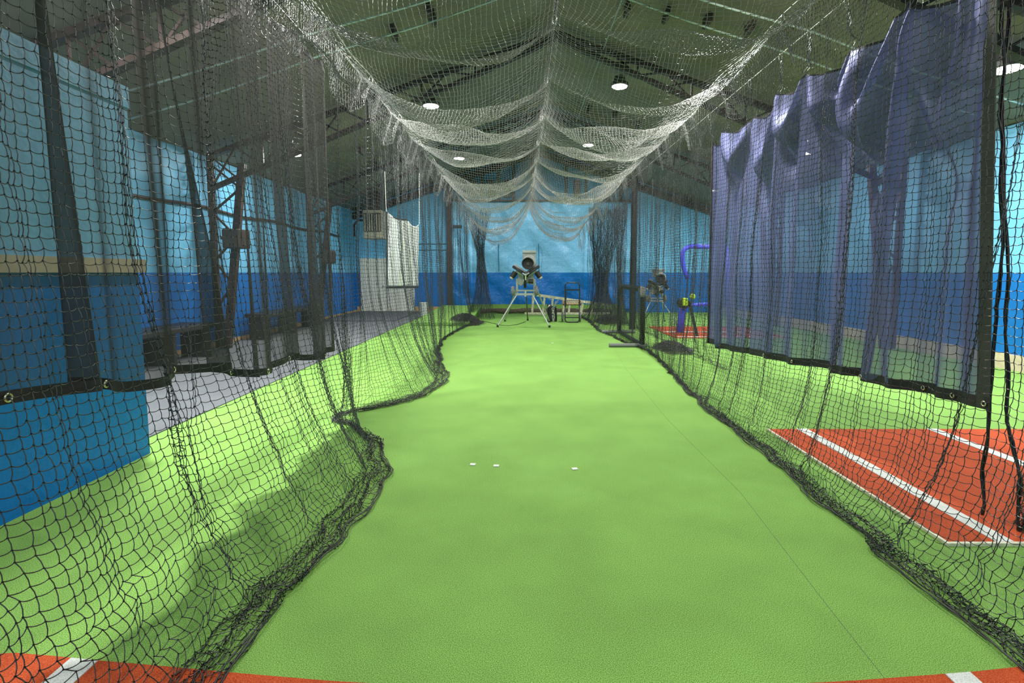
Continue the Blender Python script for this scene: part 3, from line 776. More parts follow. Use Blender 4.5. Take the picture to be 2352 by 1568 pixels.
tag(obj('curtain_line', MB().tube(P, .005, 6), 'black_rope', smooth=True), 'dark rope along the top edge of the black curtain', 'rope')

# right: blue sheer
XB = 2.80
HB = 3.42
att = [3.02, 3.85, 4.62, 5.2, 5.75, 6.5, 7.2, 7.85]
def rz0(y):
    z = 0 * y + HB
    for a, b in zip(att[:-1], att[1:]):
        u = (y - a) / (b - a); z = np.where((u >= 0) & (u <= 1), HB - .16 * np.sqrt(np.clip(4 * u * (1 - u), 0, 1)) * (b - a), z)
    return z
def rz1(y): return np.interp(y, [2.9, 3.06, 3.5, 4.1, 4.8, 5.5, 6.3, 7.1, 7.85], [.69, .68, .66, .64, .60, .56, .50, .46, .44])
def rfx(Y, Z, T):
    H_ = HB
    a = .06 * np.sin(Y * 4.1 + .9) + .075 * np.sin(Y * 9.2 + .6 + .25 * Z) * (.6 + .4 * np.sin(Y * 1.7)) + .022 * np.sin(Y * 21 + .4 * Z)
    # swags: cloth between the hooks falls out toward the lane and back
    for (y0, y1, A, dep) in ((3.02, 3.85, .12, .9), (3.85, 4.62, .32, .75), (4.62, 5.2, .20, .45), (5.2, 5.75, .24, .5), (5.75, 6.5, .18, .7), (6.5, 7.2, .16, .5)):
        u = np.clip((Y - y0) / (y1 - y0), 0, 1); bell = np.sin(PI * u)
        dd = (H_ - Z) / dep
        a = a - A * bell * np.exp(-((dd - bell * 1.0) / .35) ** 2) + .6 * A * bell * np.exp(-((dd - bell * 1.45) / .25) ** 2)
    for c, sl, w, A in ((3.45, -.02, .05, .10), (3.95, -.16, .06, .14), (4.75, .03, .05, .09), (5.75, .0, .06, .12), (6.4, .02, .07, .10), (7.2, .0, .07, .12)):
        u = (Y - (c + sl * (Z - 2.0))) / w; a = a + A * u * np.exp(-u * u * .5)
    X = XB + a * (.7 + .3 * np.sin(PI * np.clip(T, 0, 1)) ** .5)
    flat = np.clip((Y - 3.06) / .35, 0.1, 1)
    X = XB + (X - XB) * flat
    return np.stack([X, Y + .05 * np.sin(Y * 9.2) * T * flat + .19 * (1 - T) * np.clip(1 - (Y - 3.06) / 1.2, 0, 1), Z], -1)
Rc = sheet(460, 110, rfx, rz0, rz1, 3.06, 7.85)
Rc[:, :, 0] = XB - .04 + .27 * np.tanh((Rc[:, :, 0] - XB + .04) / .27)
cr = thing('curtain', 'blue see-through curtain hanging in swags outside the right net', 'curtain', (XB, 5.4, .44))
obj('cloth', MB().grid(Rc), 'sheer_blue', cr, smooth=True)
obj('hem', hem_low(Rc, .075, .004), 'hem', cr, smooth=True)
obj('side_hem', side_hem(Rc[0], .085, .004), 'olive_hem', cr, label='faded grey-green webbing edge')
obj('side_hem', side_hem(Rc[-1], -.05, .004), 'hem', cr)
Tt_ = Rc[:, 0].copy(); B_ = Tt_ - [0, 0, .02]
m = MB(); m.grid(np.stack([Tt_ + [.004, 0, 0], B_ + [.004, 0, 0]], 1)); m.grid(np.stack([B_ - [.004, 0, 0], Tt_ - [.004, 0, 0]], 1)); obj('top_hem', m, 'hem', cr)
for yy in (3.09, 3.35, 3.62, 4.1, 4.6, 5.2, 5.9):
    j = int(np.argmin(np.abs(Rc[:, -1, 1] - yy))); c = Rc[j, -1] + [-.010, 0, .035]; obj('grommet', ring(c, .014), 'brass', cr, smooth=True)
XK = XB - .04
tag(obj('curtain_line', MB().tube([(XK, y, HN + .12) for y in np.linspace(1.0, 17.8, 30)], .0045, 6), 'rope', smooth=True), 'white cord strung above the blue curtain', 'rope')
for i, y in enumerate(att):
    c = proto.copy(); COL.objects.link(c); c.location = (XK, y + .02, HN + .03); c['label'] = 'steel snap hook above the blue curtain, %s from its near end' % ORD[i]; c['group'] = 'snap hooks above the blue curtain'
    j = int(np.argmin(np.abs(Rc[:, 0, 1] - y))); e = Rc[j, 0]
    r_ = np.random.default_rng(i); 
    P = np.array([[(lin(XK, e[0], t) + .02 * math.sin(9 * t + k), lin(y, e[1] + .15 * (k / 3 - .5) * t, t), lin(HN + .03, e[2], t) - .03 * math.sin(PI * t)) for t in np.linspace(0, 1, 8)] for k in range(4)])
    tag(obj('net_tie', tubes(P, .003), 'net', smooth=True), 'knotted black tie holding up the blue curtain, %s from its near end' % ORD[i], 'tie', 'ties between the cord and the blue curtain')

# ------------------------------------------------------------------ mats and marks on the floor
def slab(poly, z0, z1):
    n = len(poly); m = MB()
    return m.add([(x, y, z0) for x, y in poly] + [(x, y, z1) for x, y in poly], [tuple(range(n))[::-1], tuple(range(n, 2 * n))] + [(i, (i + 1) % n, (i + 1) % n + n, i + n) for i in range(n)])
yf, yn = at_z(1765, 988).y, at_z(2130, 1250).y
x0 = at_z(1765, 988).x
bm_ = tag(obj('batting_mat', slab([(x0, yn), (6.6, yn), (6.6, yf), (x0, yf)], .0, .014), 'red_turf'), 'large red turf batting mat with white box lines right of the right net', 'mat')
obj('edge_binding', MB().box((x0 - .018, yn - .02, .0), (x0, yf, .017)).box((x0, yn - .02, 0), (6.6, yn, .017)), 'cream', bm_)
lx = at_z(1850, 1000).x
for xa in (lx, at_z(2145, 995).x, 4.95, 6.15):
    obj('box_line', MB().box((xa, yn, .014), (xa + .10, yf, .018)), 'white_turf', bm_)
obj('home_plate', slab([(4.27, yn + .72), (4.70, yn + .72), (4.70, yn + .95), (4.485, yn + 1.15), (4.27, yn + .95)], .014, .019), 'white_turf', bm_)
# near mat at the camera's feet
edge = [(-70, 1545), (0, 1507), (35, 1505), (120, 1512), (210, 1521), (400, 1538), (560, 1553), (760, 1570), (1150, 1592), (1600, 1588), (1950, 1570), (2140, 1556), (2240, 1548), (2352, 1536), (2420, 1528)]
E = [at_z(a, b) for a, b in edge]
poly = [(q.x, q.y) for q in E] + [(E[-1].x, .2), (E[0].x, .2)]
nm = tag(obj('batting_mat', slab(poly[::-1], .0, .012), 'red_turf'), 'red turf batting mat with white lines at the near end of the lane', 'mat')
def on_edge(x):
    xs = [q.x for q in E]; ys = [q.y for q in E]; return float(np.interp(x, xs, ys))
for px, w in ((168, .115), (2190, .10)):
    q = at_z(px, 1545); xa, xb = q.x - w / 2, q.x + w / 2
    obj('box_line', slab([(xa, .3), (xb, .3), (xb, on_edge(xb) - .004), (xa, on_edge(xa) - .004)], .012, .016), 'white_turf', nm)
# small white square markers
for px, py, r_, lab in ((1086, 1067, -.1, 'small white square marker on the turf, leftmost of the row of three'), (1140, 1070, -.05, 'small white square marker on the turf, middle of the row of three'), (1320, 1077, .2, 'small white square marker on the turf, rightmost of the row of three'), (1269, 788, .0, 'tiny white marker alone on the turf in front of the pitching machine')):
    q = at_z(px, py); s = .022
    tag(obj('turf_marker', MB().box((q.x - s, q.y - s * .9, 0), (q.x + s, q.y + s * .9, .006), Matrix.Rotation(r_, 3, 'Z')), 'white', bevel=.001), lab, 'marker', 'white markers on the turf')
# seam in the turf along the lane
P = [at_z(a, b) for a, b in ((1395, 770), (1440, 850), (1535, 965), (1700, 1130), (1900, 1390), (2040, 1568))]
tag(obj('turf_seam', MB().tube([(q.x, q.y, -.001) for q in P], .0016, 6), 'black'), 'thin dark seam running down the right of the lane', 'seam')

# far mat of the next lane
q = at_z(1500, 742); q2 = at_z(1640, 775)
fm = tag(obj('batting_mat', MB().box((3.55, 11.9, 0), (6.2, 14.4, .014)), 'red_turf'), 'red mat with white lines under the blue padded screen in the next lane', 'mat')
obj('box_line', MB().box((3.60, 12.0, .014), (6.15, 12.1, .018)), 'white_turf', fm); obj('box_line', MB().box((3.60, 13.0, .014), (6.15, 13.15, .018)), 'white_turf', fm)

# raised turf platform
q0 = at_z(945, 748); q1 = at_z(1078, 748)
pzt = at_y(1085, 697, q0.y + 2.6).z
def wedge(x0, x1, y0, y1, z0, z1):
    return MB().add([(x0, y0, 0), (x1, y0, 0), (x1, y1, 0), (x0, y1, 0), (x0, y0, z0), (x1, y0, z0), (x1 + .1, y1, z1), (x0 + .35, y1, z1)],
                    [(3, 2, 1, 0), (4, 5, 6, 7), (0, 1, 5, 4), (1, 2, 6, 5), (2, 3, 7, 6), (3, 0, 4, 7)])
pm = tag(obj('pitching_ramp', wedge(q0.x, q1.x, q0.y, q0.y + 3.6, .10, .36), 'turf', bevel=.02), 'low green turf covered ramp at the far left, outside the net', 'ramp')
# bucket
q = at_y(974, 718, 17.3)
b = thing('bucket', 'white printed bucket standing by the green ramp', 'bucket', (q.x, 17.3, .012 + .033))
zb = .045
obj('body', MB().lathe([(.115, zb), (.135, zb + .40), (.14, zb + .405), (.14, zb + .44), (.125, zb + .44)], (q.x, 17.3, 0), (0, 0, 1), 24), 'bucket', b, smooth=False)
obj('lid', MB().lathe([(.142, zb + .43), (.145, zb + .46), (.12, zb + .47)], (q.x, 17.3, 0), (0, 0, 1), 24), 'white', b)
obj('handle', MB().tube([(q.x + .14 * math.cos(a), 17.3 - .02, zb + .36 - .13 * math.sin(a)) for a in np.linspace(0, PI, 12)], .004, 5), 'zinc', b)

# ------------------------------------------------------------------ back left: doors, heater, column, banner, box
YD = YB - .03
dx = [at_y(829, 650, YD).x, at_y(889, 650, YD).x, at_y(952, 650, YD).x]
dz = at_y(860, 593, YD).z
d = struct('door_1', MB().box((dx[0], YD - .05, .05), (dx[1] - .015, YD + .02, dz)), 'white', bevel=.008)
obj('door_handle', MB().cyl((dx[1] - .12, YD - .12, 1.0), (dx[1] - .12, YD - .05, 1.0), .03), 'zinc', d)
d2 = struct('door_2', MB().box((dx[1] + .015, YD - .05, .05), (dx[2], YD + .02, dz)), 'white', bevel=.008)
obj('door_handle', MB().cyl((dx[1] + .12, YD - .12, 1.0), (dx[1] + .12, YD - .05, 1.0), .03), 'zinc', d2)
# unit heater hanging at the left
def P3(px, py, Y): return at_y(px, py, Y)
a, c = P3(834, 548, 17.8), P3(877, 482, 17.8)
h = thing('unit_heater', 'beige louvred heater hung high in the far left corner', 'heater', ((a.x + c.x) / 2, 18.1, a.z))
obj('shell', MB().box((a.x, 17.8, a.z), (c.x, 18.5, c.z)), 'vent', h, bevel=.03)
obj('grille', MB().box((a.x + .05, 17.775, a.z + .24), (c.x - .05, 17.80, c.z - .10)), 'shell_dark', h)
for k in range(7):
    x = lin(a.x + .09, c.x - .09, k / 6); obj('louvre', MB().box((x - .02, 17.75, a.z + .26), (x + .012, 17.78, c.z - .14)), 'vent', h)
obj('hanger', MB().box((a.x + .05, 17.9, c.z), (c.x - .05, 18.4, roof_z(c.x) - .1)), 'shell_dark', h)
obj('flue', MB().tube([(a.x, 18.2, c.z - .3), (a.x - .3, 18.25, c.z - .3), (a.x - .45, 18.3, c.z - .45), (a.x - .45, 18.3, a.z + .1)], .04, 10), 'steel', h)
# dark column
xa, xb = at_y(1026, 600, 19.3).x, at_y(1037, 600, 19.3).x
tag(obj('steel_column', MB().box((xa, 19.3, 0), (xb, 19.33, roof_z(xa) - .3)).box((xa, 19.5, 0), (xb, 19.53, roof_z(xa) - .3)).box((lin(xa, xb, .45), 19.33, 0), (lin(xa, xb, .55), 19.5, roof_z(xa) - .3)), 'steel'),
    'dark steel column standing before the far wall, left of the vinyl pad', 'column')
xa = at_y(1462, 600, 13.6).x
tag(obj('steel_column', MB().lathe([(.085, 0), (.085, HN + .6)], (at_y(1455, 600, 13.8).x, 13.8, 0), (0, 0, 1), 14), 'black'), 'black post with net wound on it, right of the lane before the far wall', 'column')
a = at_y(1041, 524, YB - .05); c = at_y(1061, 517, YB - .05)
tag(obj('junction_box', MB().box((a.x, YB - .10, a.z), (c.x, YB, c.z)), 'shell_dark', bevel=.01), 'small dark box on the far wall beside the steel column', 'junction box')
m = MB(); 
for (xs, zz) in (((952, 1026), 560), ((952, 1030), 574), ((1037, 1100), 524)):
    m.tube([at_y(xs[0], zz, YB - .02), at_y(xs[1], zz, YB - .02)], .010, 6)
tag(obj('wall_wire', m, 'black'), 'dark wires running level across the far wall left of the column', 'wire')
# white hanging banner with black edges
def ban(px, py): return at_y(px, py, 12.0)
w = thing('hanging_banner', 'white cloth target panel hanging outside the left net, black strip along its foot', 'banner', tuple(ban(925, 662)))
tl, tr, bl, br = ban(888, 486), ban(963, 515), ban(889, 657), ban(961, 657)
n, k = 40, 50; G = np.zeros((n, k, 3))
for i in range(n):
    u = i / (n - 1)
    top = tl.lerp(tr, u) - Vector((0, 0, .12 * math.sin(PI * min(u / .62, 1)) * .55 + (.09 * math.sin(PI * (u - .62) / .38) if u > .62 else 0)))
    bot = bl.lerp(br, u)
    for j in range(k):
        v = j / (k - 1); q = top.lerp(bot, v); G[i, j] = (q.x, q.y + .05 * math.sin(u * 9 + 1) * (1 - .5 * v) + .02 * math.sin(u * 23 + v * 3), q.z)
bo = obj('cloth', MB().grid(G), 'cloth_white', w, smooth=True); s_ = bo.modifiers.new('t', 'SOLIDIFY'); s_.thickness = .004
obj('side_strip', MB().tube([tuple(q + np.array([-.01, 0, 0])) for q in G[0, ::3]], .020, 6), 'black', w)
obj('foot_bar', MB().bar(bl - Vector((.02, 0, .03)), br + Vector((.0, 0, -.02)), .05, .05), 'black', w)
obj('top_strip', MB().tube([tuple(q) for q in G[8:26, 0]], .018, 6), 'black', w)
obj('cord', MB().tube([tl, tl + Vector((-.01, 0, .10)), tl + Vector((-.02, 0, .9))], .006, 5), 'rope', w)
obj('cord', MB().tube([tr, tr + Vector((.02, 0, 1.15))], .006, 5), 'rope', w)
zc = tl.z + .9
tag(obj('banner_line', MB().tube([(tl.x - .2, 12, zc), (tr.x + .4, 12, zc + .02)], .008, 6), 'black_rope'), 'short dark line from which the white panel hangs', 'rope')

# ------------------------------------------------------------------ left aisle: bench and clutter seen through the black curtain
q = at_x(345, 835, -5.55)
def bench(x0, x1, y0, y1, z, label, grp=None):
    t = thing('bench', label, 'bench', ((x0 + x1) / 2, (y0 + y1) / 2, .012), grp)
    obj('seat', MB().box((x0, y0, z - .09), (x1, y1, z)), 'bench', t, bevel=.02)
    for yy in (y0 + .12, y1 - .12, (y0 + y1) / 2):
        obj('leg', MB().box((x0 + .05, yy - .03, .012), (x1 - .05, yy + .03, z - .09)), 'bench', t)
    return t
bench(-6.05, -5.45, 7.2, 9.3, .62, 'dark bench along the left wall, nearer of two behind the black curtain', 'benches along the left wall')
bench(-6.05, -5.5, 11.4, 14.4, .60, 'dark bench along the left wall, farther of two behind the black curtain', 'benches along the left wall')
t = thing('weight_bench', 'dark tilted exercise bench beside the blue office block', 'bench', (-5.2, 5.9, .012))
obj('pad', MB().bar((-5.75, 6.0, .95), (-5.25, 6.1, .50), .28, .07, (0, 1, 0)), 'bench', t, bevel=.015)
obj('pad', MB().bar((-5.25, 6.1, .50), (-4.7, 6.2, .46), .28, .07, (0, 1, 0)), 'bench', t, bevel=.015)
obj('frame', MB().tube([(-5.7, 6.05, .02), (-5.1, 6.1, .45), (-4.7, 6.2, .02)], .022, 8), 'alu', t)
obj('frame', MB().tube([(-5.2, 5.85, .03), (-5.2, 6.1, .03), (-5.2, 6.35, .03)], .022, 8), 'alu', t)
def fan(loc, label, grp):
    x, y, z = loc; t = thing('wall_heater', label, 'heater', loc, grp)
    obj('body', MB().box((x, y - .2, z), (x + .34, y + .2, z + .36)), 'shell_dark', t, bevel=.03)
    obj('grille', MB().box((x + .34, y - .15, z + .05), (x + .35, y + .15, z + .31)), 'steel', t)
    obj('bracket', MB().bar((x - .12, y, z + .2), (x, y, z + .2), .05), 'steel', t)
fan((-5.55, 10.0, 1.95), 'dark box unit on the nearer truss leg by the left wall', 'dark box units on the truss legs')
fan((-5.55, 14.7, 1.75), 'dark box unit on the farther truss leg by the left wall', 'dark box units on the truss legs')
P = [(XL + .03, y, 2.75 + .03 * math.sin(y * 2)) for y in np.linspace(OY, 18, 30)]
tag(obj('wall_pipe', MB().tube(P, .03, 8), 'steel', smooth=True), 'dark pipe running level along the left wall', 'pipe')

# ------------------------------------------------------------------ pitching machine
YM = at_z(1205, 752).y
YK = at_z(1205, 739).y
def pm_(px, py, dy=0.0): return at_y(px, py, YM + .45 + dy)
root = thing('pitching_machine', 'grey three-wheel pitching machine on splayed legs at the far end of the lane', 'pitching machine', (pm_(1210, 740).x, YM + .5, 0), 'three-wheel pitching machines')
def tdisc(mb, c, axis, r, th):
    d = Vector(axis).normalized(); return mb.lathe([(r * .9, -th / 2), (r, -th * .3), (r, th * .3), (r * .9, th / 2)], c, d, 28)
S = (YM + .45) / 1200
# feeder: pale box with round dark mouth
a, c = pm_(1201, 601), pm_(1231, 577)
obj('feeder_box', MB().box((a.x, YM + .55, a.z), (c.x, YM + .85, c.z)), 'cast', root, bevel=.015)
obj('feeder_top', MB().box((a.x - .01, YM + .50, c.z - .04), (c.x + .02, YM + .9, c.z + .03)), 'alu', root, bevel=.01)
q = pm_(1214, 603)
obj('collar', MB().lathe([(.16, .0), (.185, .02), (.19, .14), (.17, .30)], (q.x + .03, YM + .33, q.z + .02), (0, 1, 0), 30), 'alu', root, smooth=False)
q = pm_(1212, 605)
w_ = obj('feeder_mouth', MB().lathe([(.02, .10), (.12, .09), (.135, .0), (.155, -.01), (.168, .02), (.165, .16)], (q.x, YM + .22, q.z), (0, 1, 0), 32), 'black', root, smooth=False)
obj('mouth_hole', MB().lathe([(.045, .0), (.04, .03)], (q.x + .005, YM + .28, q.z - .01), (0, 1, 0), 24), 'shell_dark', w_)
# two slanted wheels seen edge-on and the lower upright wheel
for sg, p0, p1 in ((-1, (1179, 612), (1212, 634)), (1, (1237, 612), (1205, 634))):
    A, B = pm_(*p0), pm_(*p1); mid = (A + B) / 2; ax = (B - A).normalized(); nrm = Vector((-ax.z, 0, ax.x))
    wl = obj('throwing_wheel', tdisc(MB(), mid, nrm, .265, .08), 'black', root, smooth=False)
    obj('hub', tdisc(MB(), mid, nrm, .09, .10), 'alu', wl)
    up = nrm if nrm.z > 0 else -nrm
    obj('guard_rail', MB().bar(A + up * .065, B + up * .06, .05, .04, (0, 1, 0)), 'alu', root)
    obj('guard_rail', MB().bar(A.lerp(B, .25) - up * .07, B - up * .05, .05, .04, (0, 1, 0)), 'alu', root)
    mc = A.lerp(B, .28) - up * .17
    mo = obj('motor', MB().cyl(mc - up * .10, mc + up * .08, .075, 18), 'black', root)
    obj('motor_cap', MB().cyl(mc - up * .15, mc - up * .09, .06, 18), 'alu', mo)
q = pm_(1206, 645)
wl = obj('throwing_wheel', tdisc(MB(), q, (1, 0, 0), .20, .075), 'black', root)
obj('hub', tdisc(MB(), q, (1, 0, 0), .08, .11), 'alu', wl)
q = pm_(1218, 646); obj('motor', MB().cyl((q.x - .05, YM + .35, q.z), (q.x + .08, YM + .35, q.z), .06), 'black', root)
for pl in ([(1189, 628), (1203, 634), (1202, 652), (1197, 657), (1188, 652)], [(1210, 634), (1226, 628), (1228, 650), (1222, 654), (1211, 650)]):
    obj('side_plate', MB().prism([(pm_(*p_).x, pm_(*p_).z) for p_ in pl][::-1], YM + .50, YM + .53), 'cast', root, bevel=.004)
q = pm_(1207, 631); obj('gear_head', MB().lathe([(.02, -.03), (.035, 0), (.04, .12), (.03, .16)], (q.x, YM + .2, q.z), (0, 1, 0), 18), 'alu', root)
for k_ in range(3):
    an = PI / 2 + k_ * 2 * PI / 3 + PI; obj('clamp_arm', MB().bar((q.x, YM + .2, q.z), (q.x + .14 * math.cos(an), YM + .22, q.z + .14 * math.sin(an)), .035), 'zinc', root)
# frame
for px in (1187, 1228):
    obj('upright', MB().bar(pm_(px, 640, .1), pm_(px + (1 if px < 1200 else -1), 677, .1), .055, .05), 'alu', root)
obj('crossbar', MB().bar(pm_(1187, 667, .05), pm_(1230, 667, .05), .045, .045), 'alu', root)
obj('crossbar', MB().box(pm_(1184, 678, .0), pm_(1228, 673, .06)), 'alu', root)
obj('bracket', MB().bar(pm_(1207, 666), pm_(1207, 681), .05), 'alu', root)
for px in (1178, 1232):
    q = pm_(px, 668); wh = obj('transport_wheel', tdisc(MB(), q, (1, 0, 0), .135, .085), 'tyre', root); obj('hub', tdisc(MB(), q, (1, 0, 0), .05, .10), 'alu', wh)
def leg(top, foot, r=.020, m='alu'):
    f = at_z(*foot, 0.0); l = obj('leg', MB().tube([top, (f.x, f.y, .03)], r, 10), m, root)
    obj('foot', MB().cyl((f.x, f.y, .0), (f.x, f.y, .06), r * 1.5, 12), 'black', l)
leg(pm_(1186, 678), (1143, 751)); leg(pm_(1187, 660, .3), (1160, 738)); leg(pm_(1224, 678), (1262, 752)); leg(pm_(1229, 652, .3), (1262, 740), .024)
leg(pm_(1209, 680, .1), (1212, 736), .018, 'black_tube')
# trailing power cord
q = at_z(1200, 738)
P = [(pm_(1190, 690).x, YM + .7, .9), (q.x - .3, q.y + .1, .2), (at_z(1190, 745).x, at_z(1190, 745).y, .008), (at_z(1170, 750).x, at_z(1170, 748).y, .008), (at_z(1150, 749).x, at_z(1150, 747).y, .008), (-1.2, 16.2, .008)]
tag(obj('power_cord', MB().tube([(q.x + .1, YK, .008)] + P[2:], .007, 6), 'black'), 'black cord lying on the turf behind the pitching machine', 'cord')
dup(root, (at_y(1519, 735, YM + .5).x, 15.2, 0), 'smaller grey pitching machine in the next lane, behind the nets right of the black post', 0.1, .76)

# ------------------------------------------------------------------ ladder, bag, ball cart
def lad():
    Y = 18.55; t = thing('ladder', 'worn cream step ladder lying on its side along the far wall', 'ladder', (at_y(1320, 700, Y).x, Y, 0))
    A, B = at_y(1232, 677, Y), at_y(1400, 701, Y); C_, D = at_y(1205, 716, Y), at_y(1400, 717, Y)
    obj('rail', MB().bar(A, B, .06, .09), 'cream', t); 
    zc = .05
    obj('rail', MB().bar((C_.x, Y, zc), (D.x, Y, zc), .06, .08), 'cream', t)
    for px in (1226, 1251, 1270, 1297, 1310, 1339, 1362):
        top = at_y(px, 0, Y).x * 0 + at_y(px, 690, Y).x; u = (top - A.x) / (B.x - A.x); zt = A.z + (B.z - A.z) * u
        obj('step', MB().bar((top, Y, zt), (top - .06, Y, zc), .07, .03), 'cream', t)
    obj('brace', MB().bar(at_y(1282, 688, Y - .06), at_y(1271, 708, Y - .06), .05, .03), 'alu', t)
    obj('brace', MB().bar(at_y(1259, 684, Y - .06), at_y(1268, 690, Y - .06), .03, .02), 'alu', t)
    obj('rear_rail', MB().bar(at_y(1222, 680, Y + .15), at_y(1224, 716, Y + .15), .04, .03), 'alu', t)
lad()
YG = at_z(1268, 739).y
a, c = at_y(1258, 739, YG), at_y(1280, 702, YG)
bg = thing('ball_bag', 'black upright equipment bag with white lettering up its front', 'bag', ((a.x + c.x) / 2, YG + .15, 0))
m = MB(); n = 7; vs = []
prof = [(0, 1.0), (.1, 1.06), (.3, 1.02), (.44, .95)]
for z, s in prof:
    for k in range(20):
        an = 2 * PI * k / 20; ex = .145 * s * math.copysign(abs(math.cos(an)) ** .6, math.cos(an)); ey = .12 * s * math.copysign(abs(math.sin(an)) ** .6, math.sin(an))
        vs.append(((a.x + c.x) / 2 + ex - .02 * z, YG + .15 + ey, z + (.03 * math.sin(k) if z > .4 else 0)))
fs = [(i * 20 + k, i * 20 + (k + 1) % 20, (i + 1) * 20 + (k + 1) % 20, (i + 1) * 20 + k) for i in range(3) for k in range(20)] + [tuple(range(20))[::-1], tuple(range(60, 80))]
obj('body', m.add(vs, fs), 'black', bg, smooth=False, bevel=.01)
obj('flap', MB().grid(np.array([[(lin(-.15, .12, i / 6) + (a.x + c.x) / 2, YG + .02 + .26 * j / 4, .44 + .10 * (1 - i / 6) * math.sin(PI * j / 4) + .03 * math.sin(i)) for j in range(5)] for i in range(7)])), 'black_tube', bg)
obj('strap', MB().tube([((a.x + c.x) / 2 + .05, YG + .12, .42), ((a.x + c.x) / 2 + .09, YG + .13, .58), ((a.x + c.x) / 2 + .12, YG + .13, .62)], .012, 6), 'alu', bg)
tc_ = bpy.data.curves.new('lettering', 'FONT'); tc_.body = 'MIZUNO'; tc_.size = .155; tc_.extrude = .002; tc_.align_x = 'LEFT'; tc_.space_character = 1.02; tc_.offset = .003
tmp = bpy.data.objects.new('tmp', tc_); COL.objects.link(tmp)
dg = bpy.context.evaluated_depsgraph_get(); me = bpy.data.meshes.new_from_object(tmp.evaluated_get(dg)); bpy.data.objects.remove(tmp)
xs = [v.co.x for v in me.vertices]; L = max(xs) - min(xs)
me.materials.clear(); me.materials.append(M['white'])
lt = bpy.data.objects.new('lettering', me); COL.objects.link(lt); lt.parent = bg
k_ = .42 / L
lt.matrix_local = Matrix.Translation(Vector((.075, -.15 - .142 + .142, .015))) @ Matrix.Rotation(-.06, 4, 'Y') @ Matrix.Rotation(PI / 2, 4, 'X') @ Matrix.Rotation(PI / 2, 4, 'Z') @ Matrix.Scale(k_, 4)
lt.location.y = -.131
# ball cart
YT = at_z(1313, 741).y
def cp(px, py, dy=0): return at_y(px, py, YT + dy)
ct = thing('ball_cart', 'black tubular ball cart with a tray of baseballs, right of the pitching machine', 'cart', (cp(1314, 700).x, YT + .2, 0))
xl, xr = cp(1298, 700).x, cp(1331, 700).x
def zz(py): return max(cp(1314, py).z, .02)
def urail(x0, x1, zb, zt, y, up, r=.017):
    P = []; k = .09
    if up:
        P = [(x0, y, zb)] + [(x0 + k - k * math.cos(a), y, zt - k + k * math.sin(a)) for a in np.linspace(0, PI / 2, 6)] + [(x1 - k + k * math.sin(a), y, zt - k + k * math.cos(a)) for a in np.linspace(0, PI / 2, 6)] + [(x1, y, zb)]
    else:
        P = [(x0, y, zt)] + [(x0 + k - k * math.cos(a), y, zb + k - k * math.sin(a)) for a in np.linspace(0, PI / 2, 6)] + [(x1 - k + k * math.sin(a), y, zb + k - k * math.cos(a)) for a in np.linspace(0, PI / 2, 6)] + [(x1, y, zt)]
    return MB().tube(P, r, 10)
obj('handle', urail(xl, xr, zz(690), zz(649), YT + .02, True), 'black_tube', ct, smooth=True)
obj('base_loop', urail(xl, xr, .018, zz(704), YT, False, .018), 'black_tube', ct, smooth=True)
obj('crossbar', MB().tube([(xl - .02, YT, zz(665.5)), (xr + .02, YT, zz(665.5))], .02, 10), 'black_tube', ct)
for x in (xl, xr): obj('post', MB().box((x - .018, YT - .01, zz(704)), (x + .035 if x == xl else x + .018, YT + .03, zz(666))), 'black_tube', ct)
tx0_, tx1_ = cp(1294, 700).x, cp(1335, 700).x; tz0, tz1 = zz(701), zz(690)
tr_ = obj('tray', MB().box((tx0_, YT + .03, tz0), (tx1_, YT + .5, tz0 + .02)).box((tx0_, YT + .03, tz0), (tx1_, YT + .045, tz0 + .05)).box((tx0_, YT + .485, tz0), (tx1_, YT + .5, tz1)).box((tx0_, YT + .03, tz0), (tx0_ + .015, YT + .5, tz1)).box((tx1_ - .015, YT + .03, tz0), (tx1_, YT + .5, tz1)), 'wood', ct)
obj('rack_bar', MB().tube([(xl, YT - .005, tz1 + .01), (xr, YT - .005, tz1 + .01)], .012, 8), 'black_tube', ct)
for x in (xl - .05, xr + .06):
    wh = obj('wheel', tdisc(MB(), (x, YT + .35, .15), (1, 0, 0), .15, .05), 'tyre', ct)
    obj('strut', MB().tube([(x, YT + .35, .15), (x, YT + .3, tz0)], .013, 6), 'cream', ct)
obj('foot_plate', MB().box((xl, YT, .14), (xr, YT + .02, .17)), 'black_tube', ct); obj('stem', MB().tube([((xl + xr) / 2 + .03, YT + .02, .15), ((xl + xr) / 2 + .05, YT + .02, .0)], .012, 6), 'alu', ct)
bp_ = None; cnt = 0
nx = int((tx1_ - tx0_ - .03) / .075)
for lay_ in range(2):
    for j in range(3):
        for i in range(nx):
            x = tx0_ + .055 + i * .075 + .02 * (lay_ % 2); y = YT + .095 + j * .115; z = tz0 + .057 + lay_ * .068
            lab = 'worn white baseball in the tray of the ball cart'
            if bp_ is None: bp_ = tag(obj('baseball', MB().sphere((x, y, z), .0365, 10), 'ball', smooth=True), lab, 'ball', 'baseballs in the cart tray')
            else:
                c_ = bp_.copy(); COL.objects.link(c_); c_.location = (x, y, z - .0365)

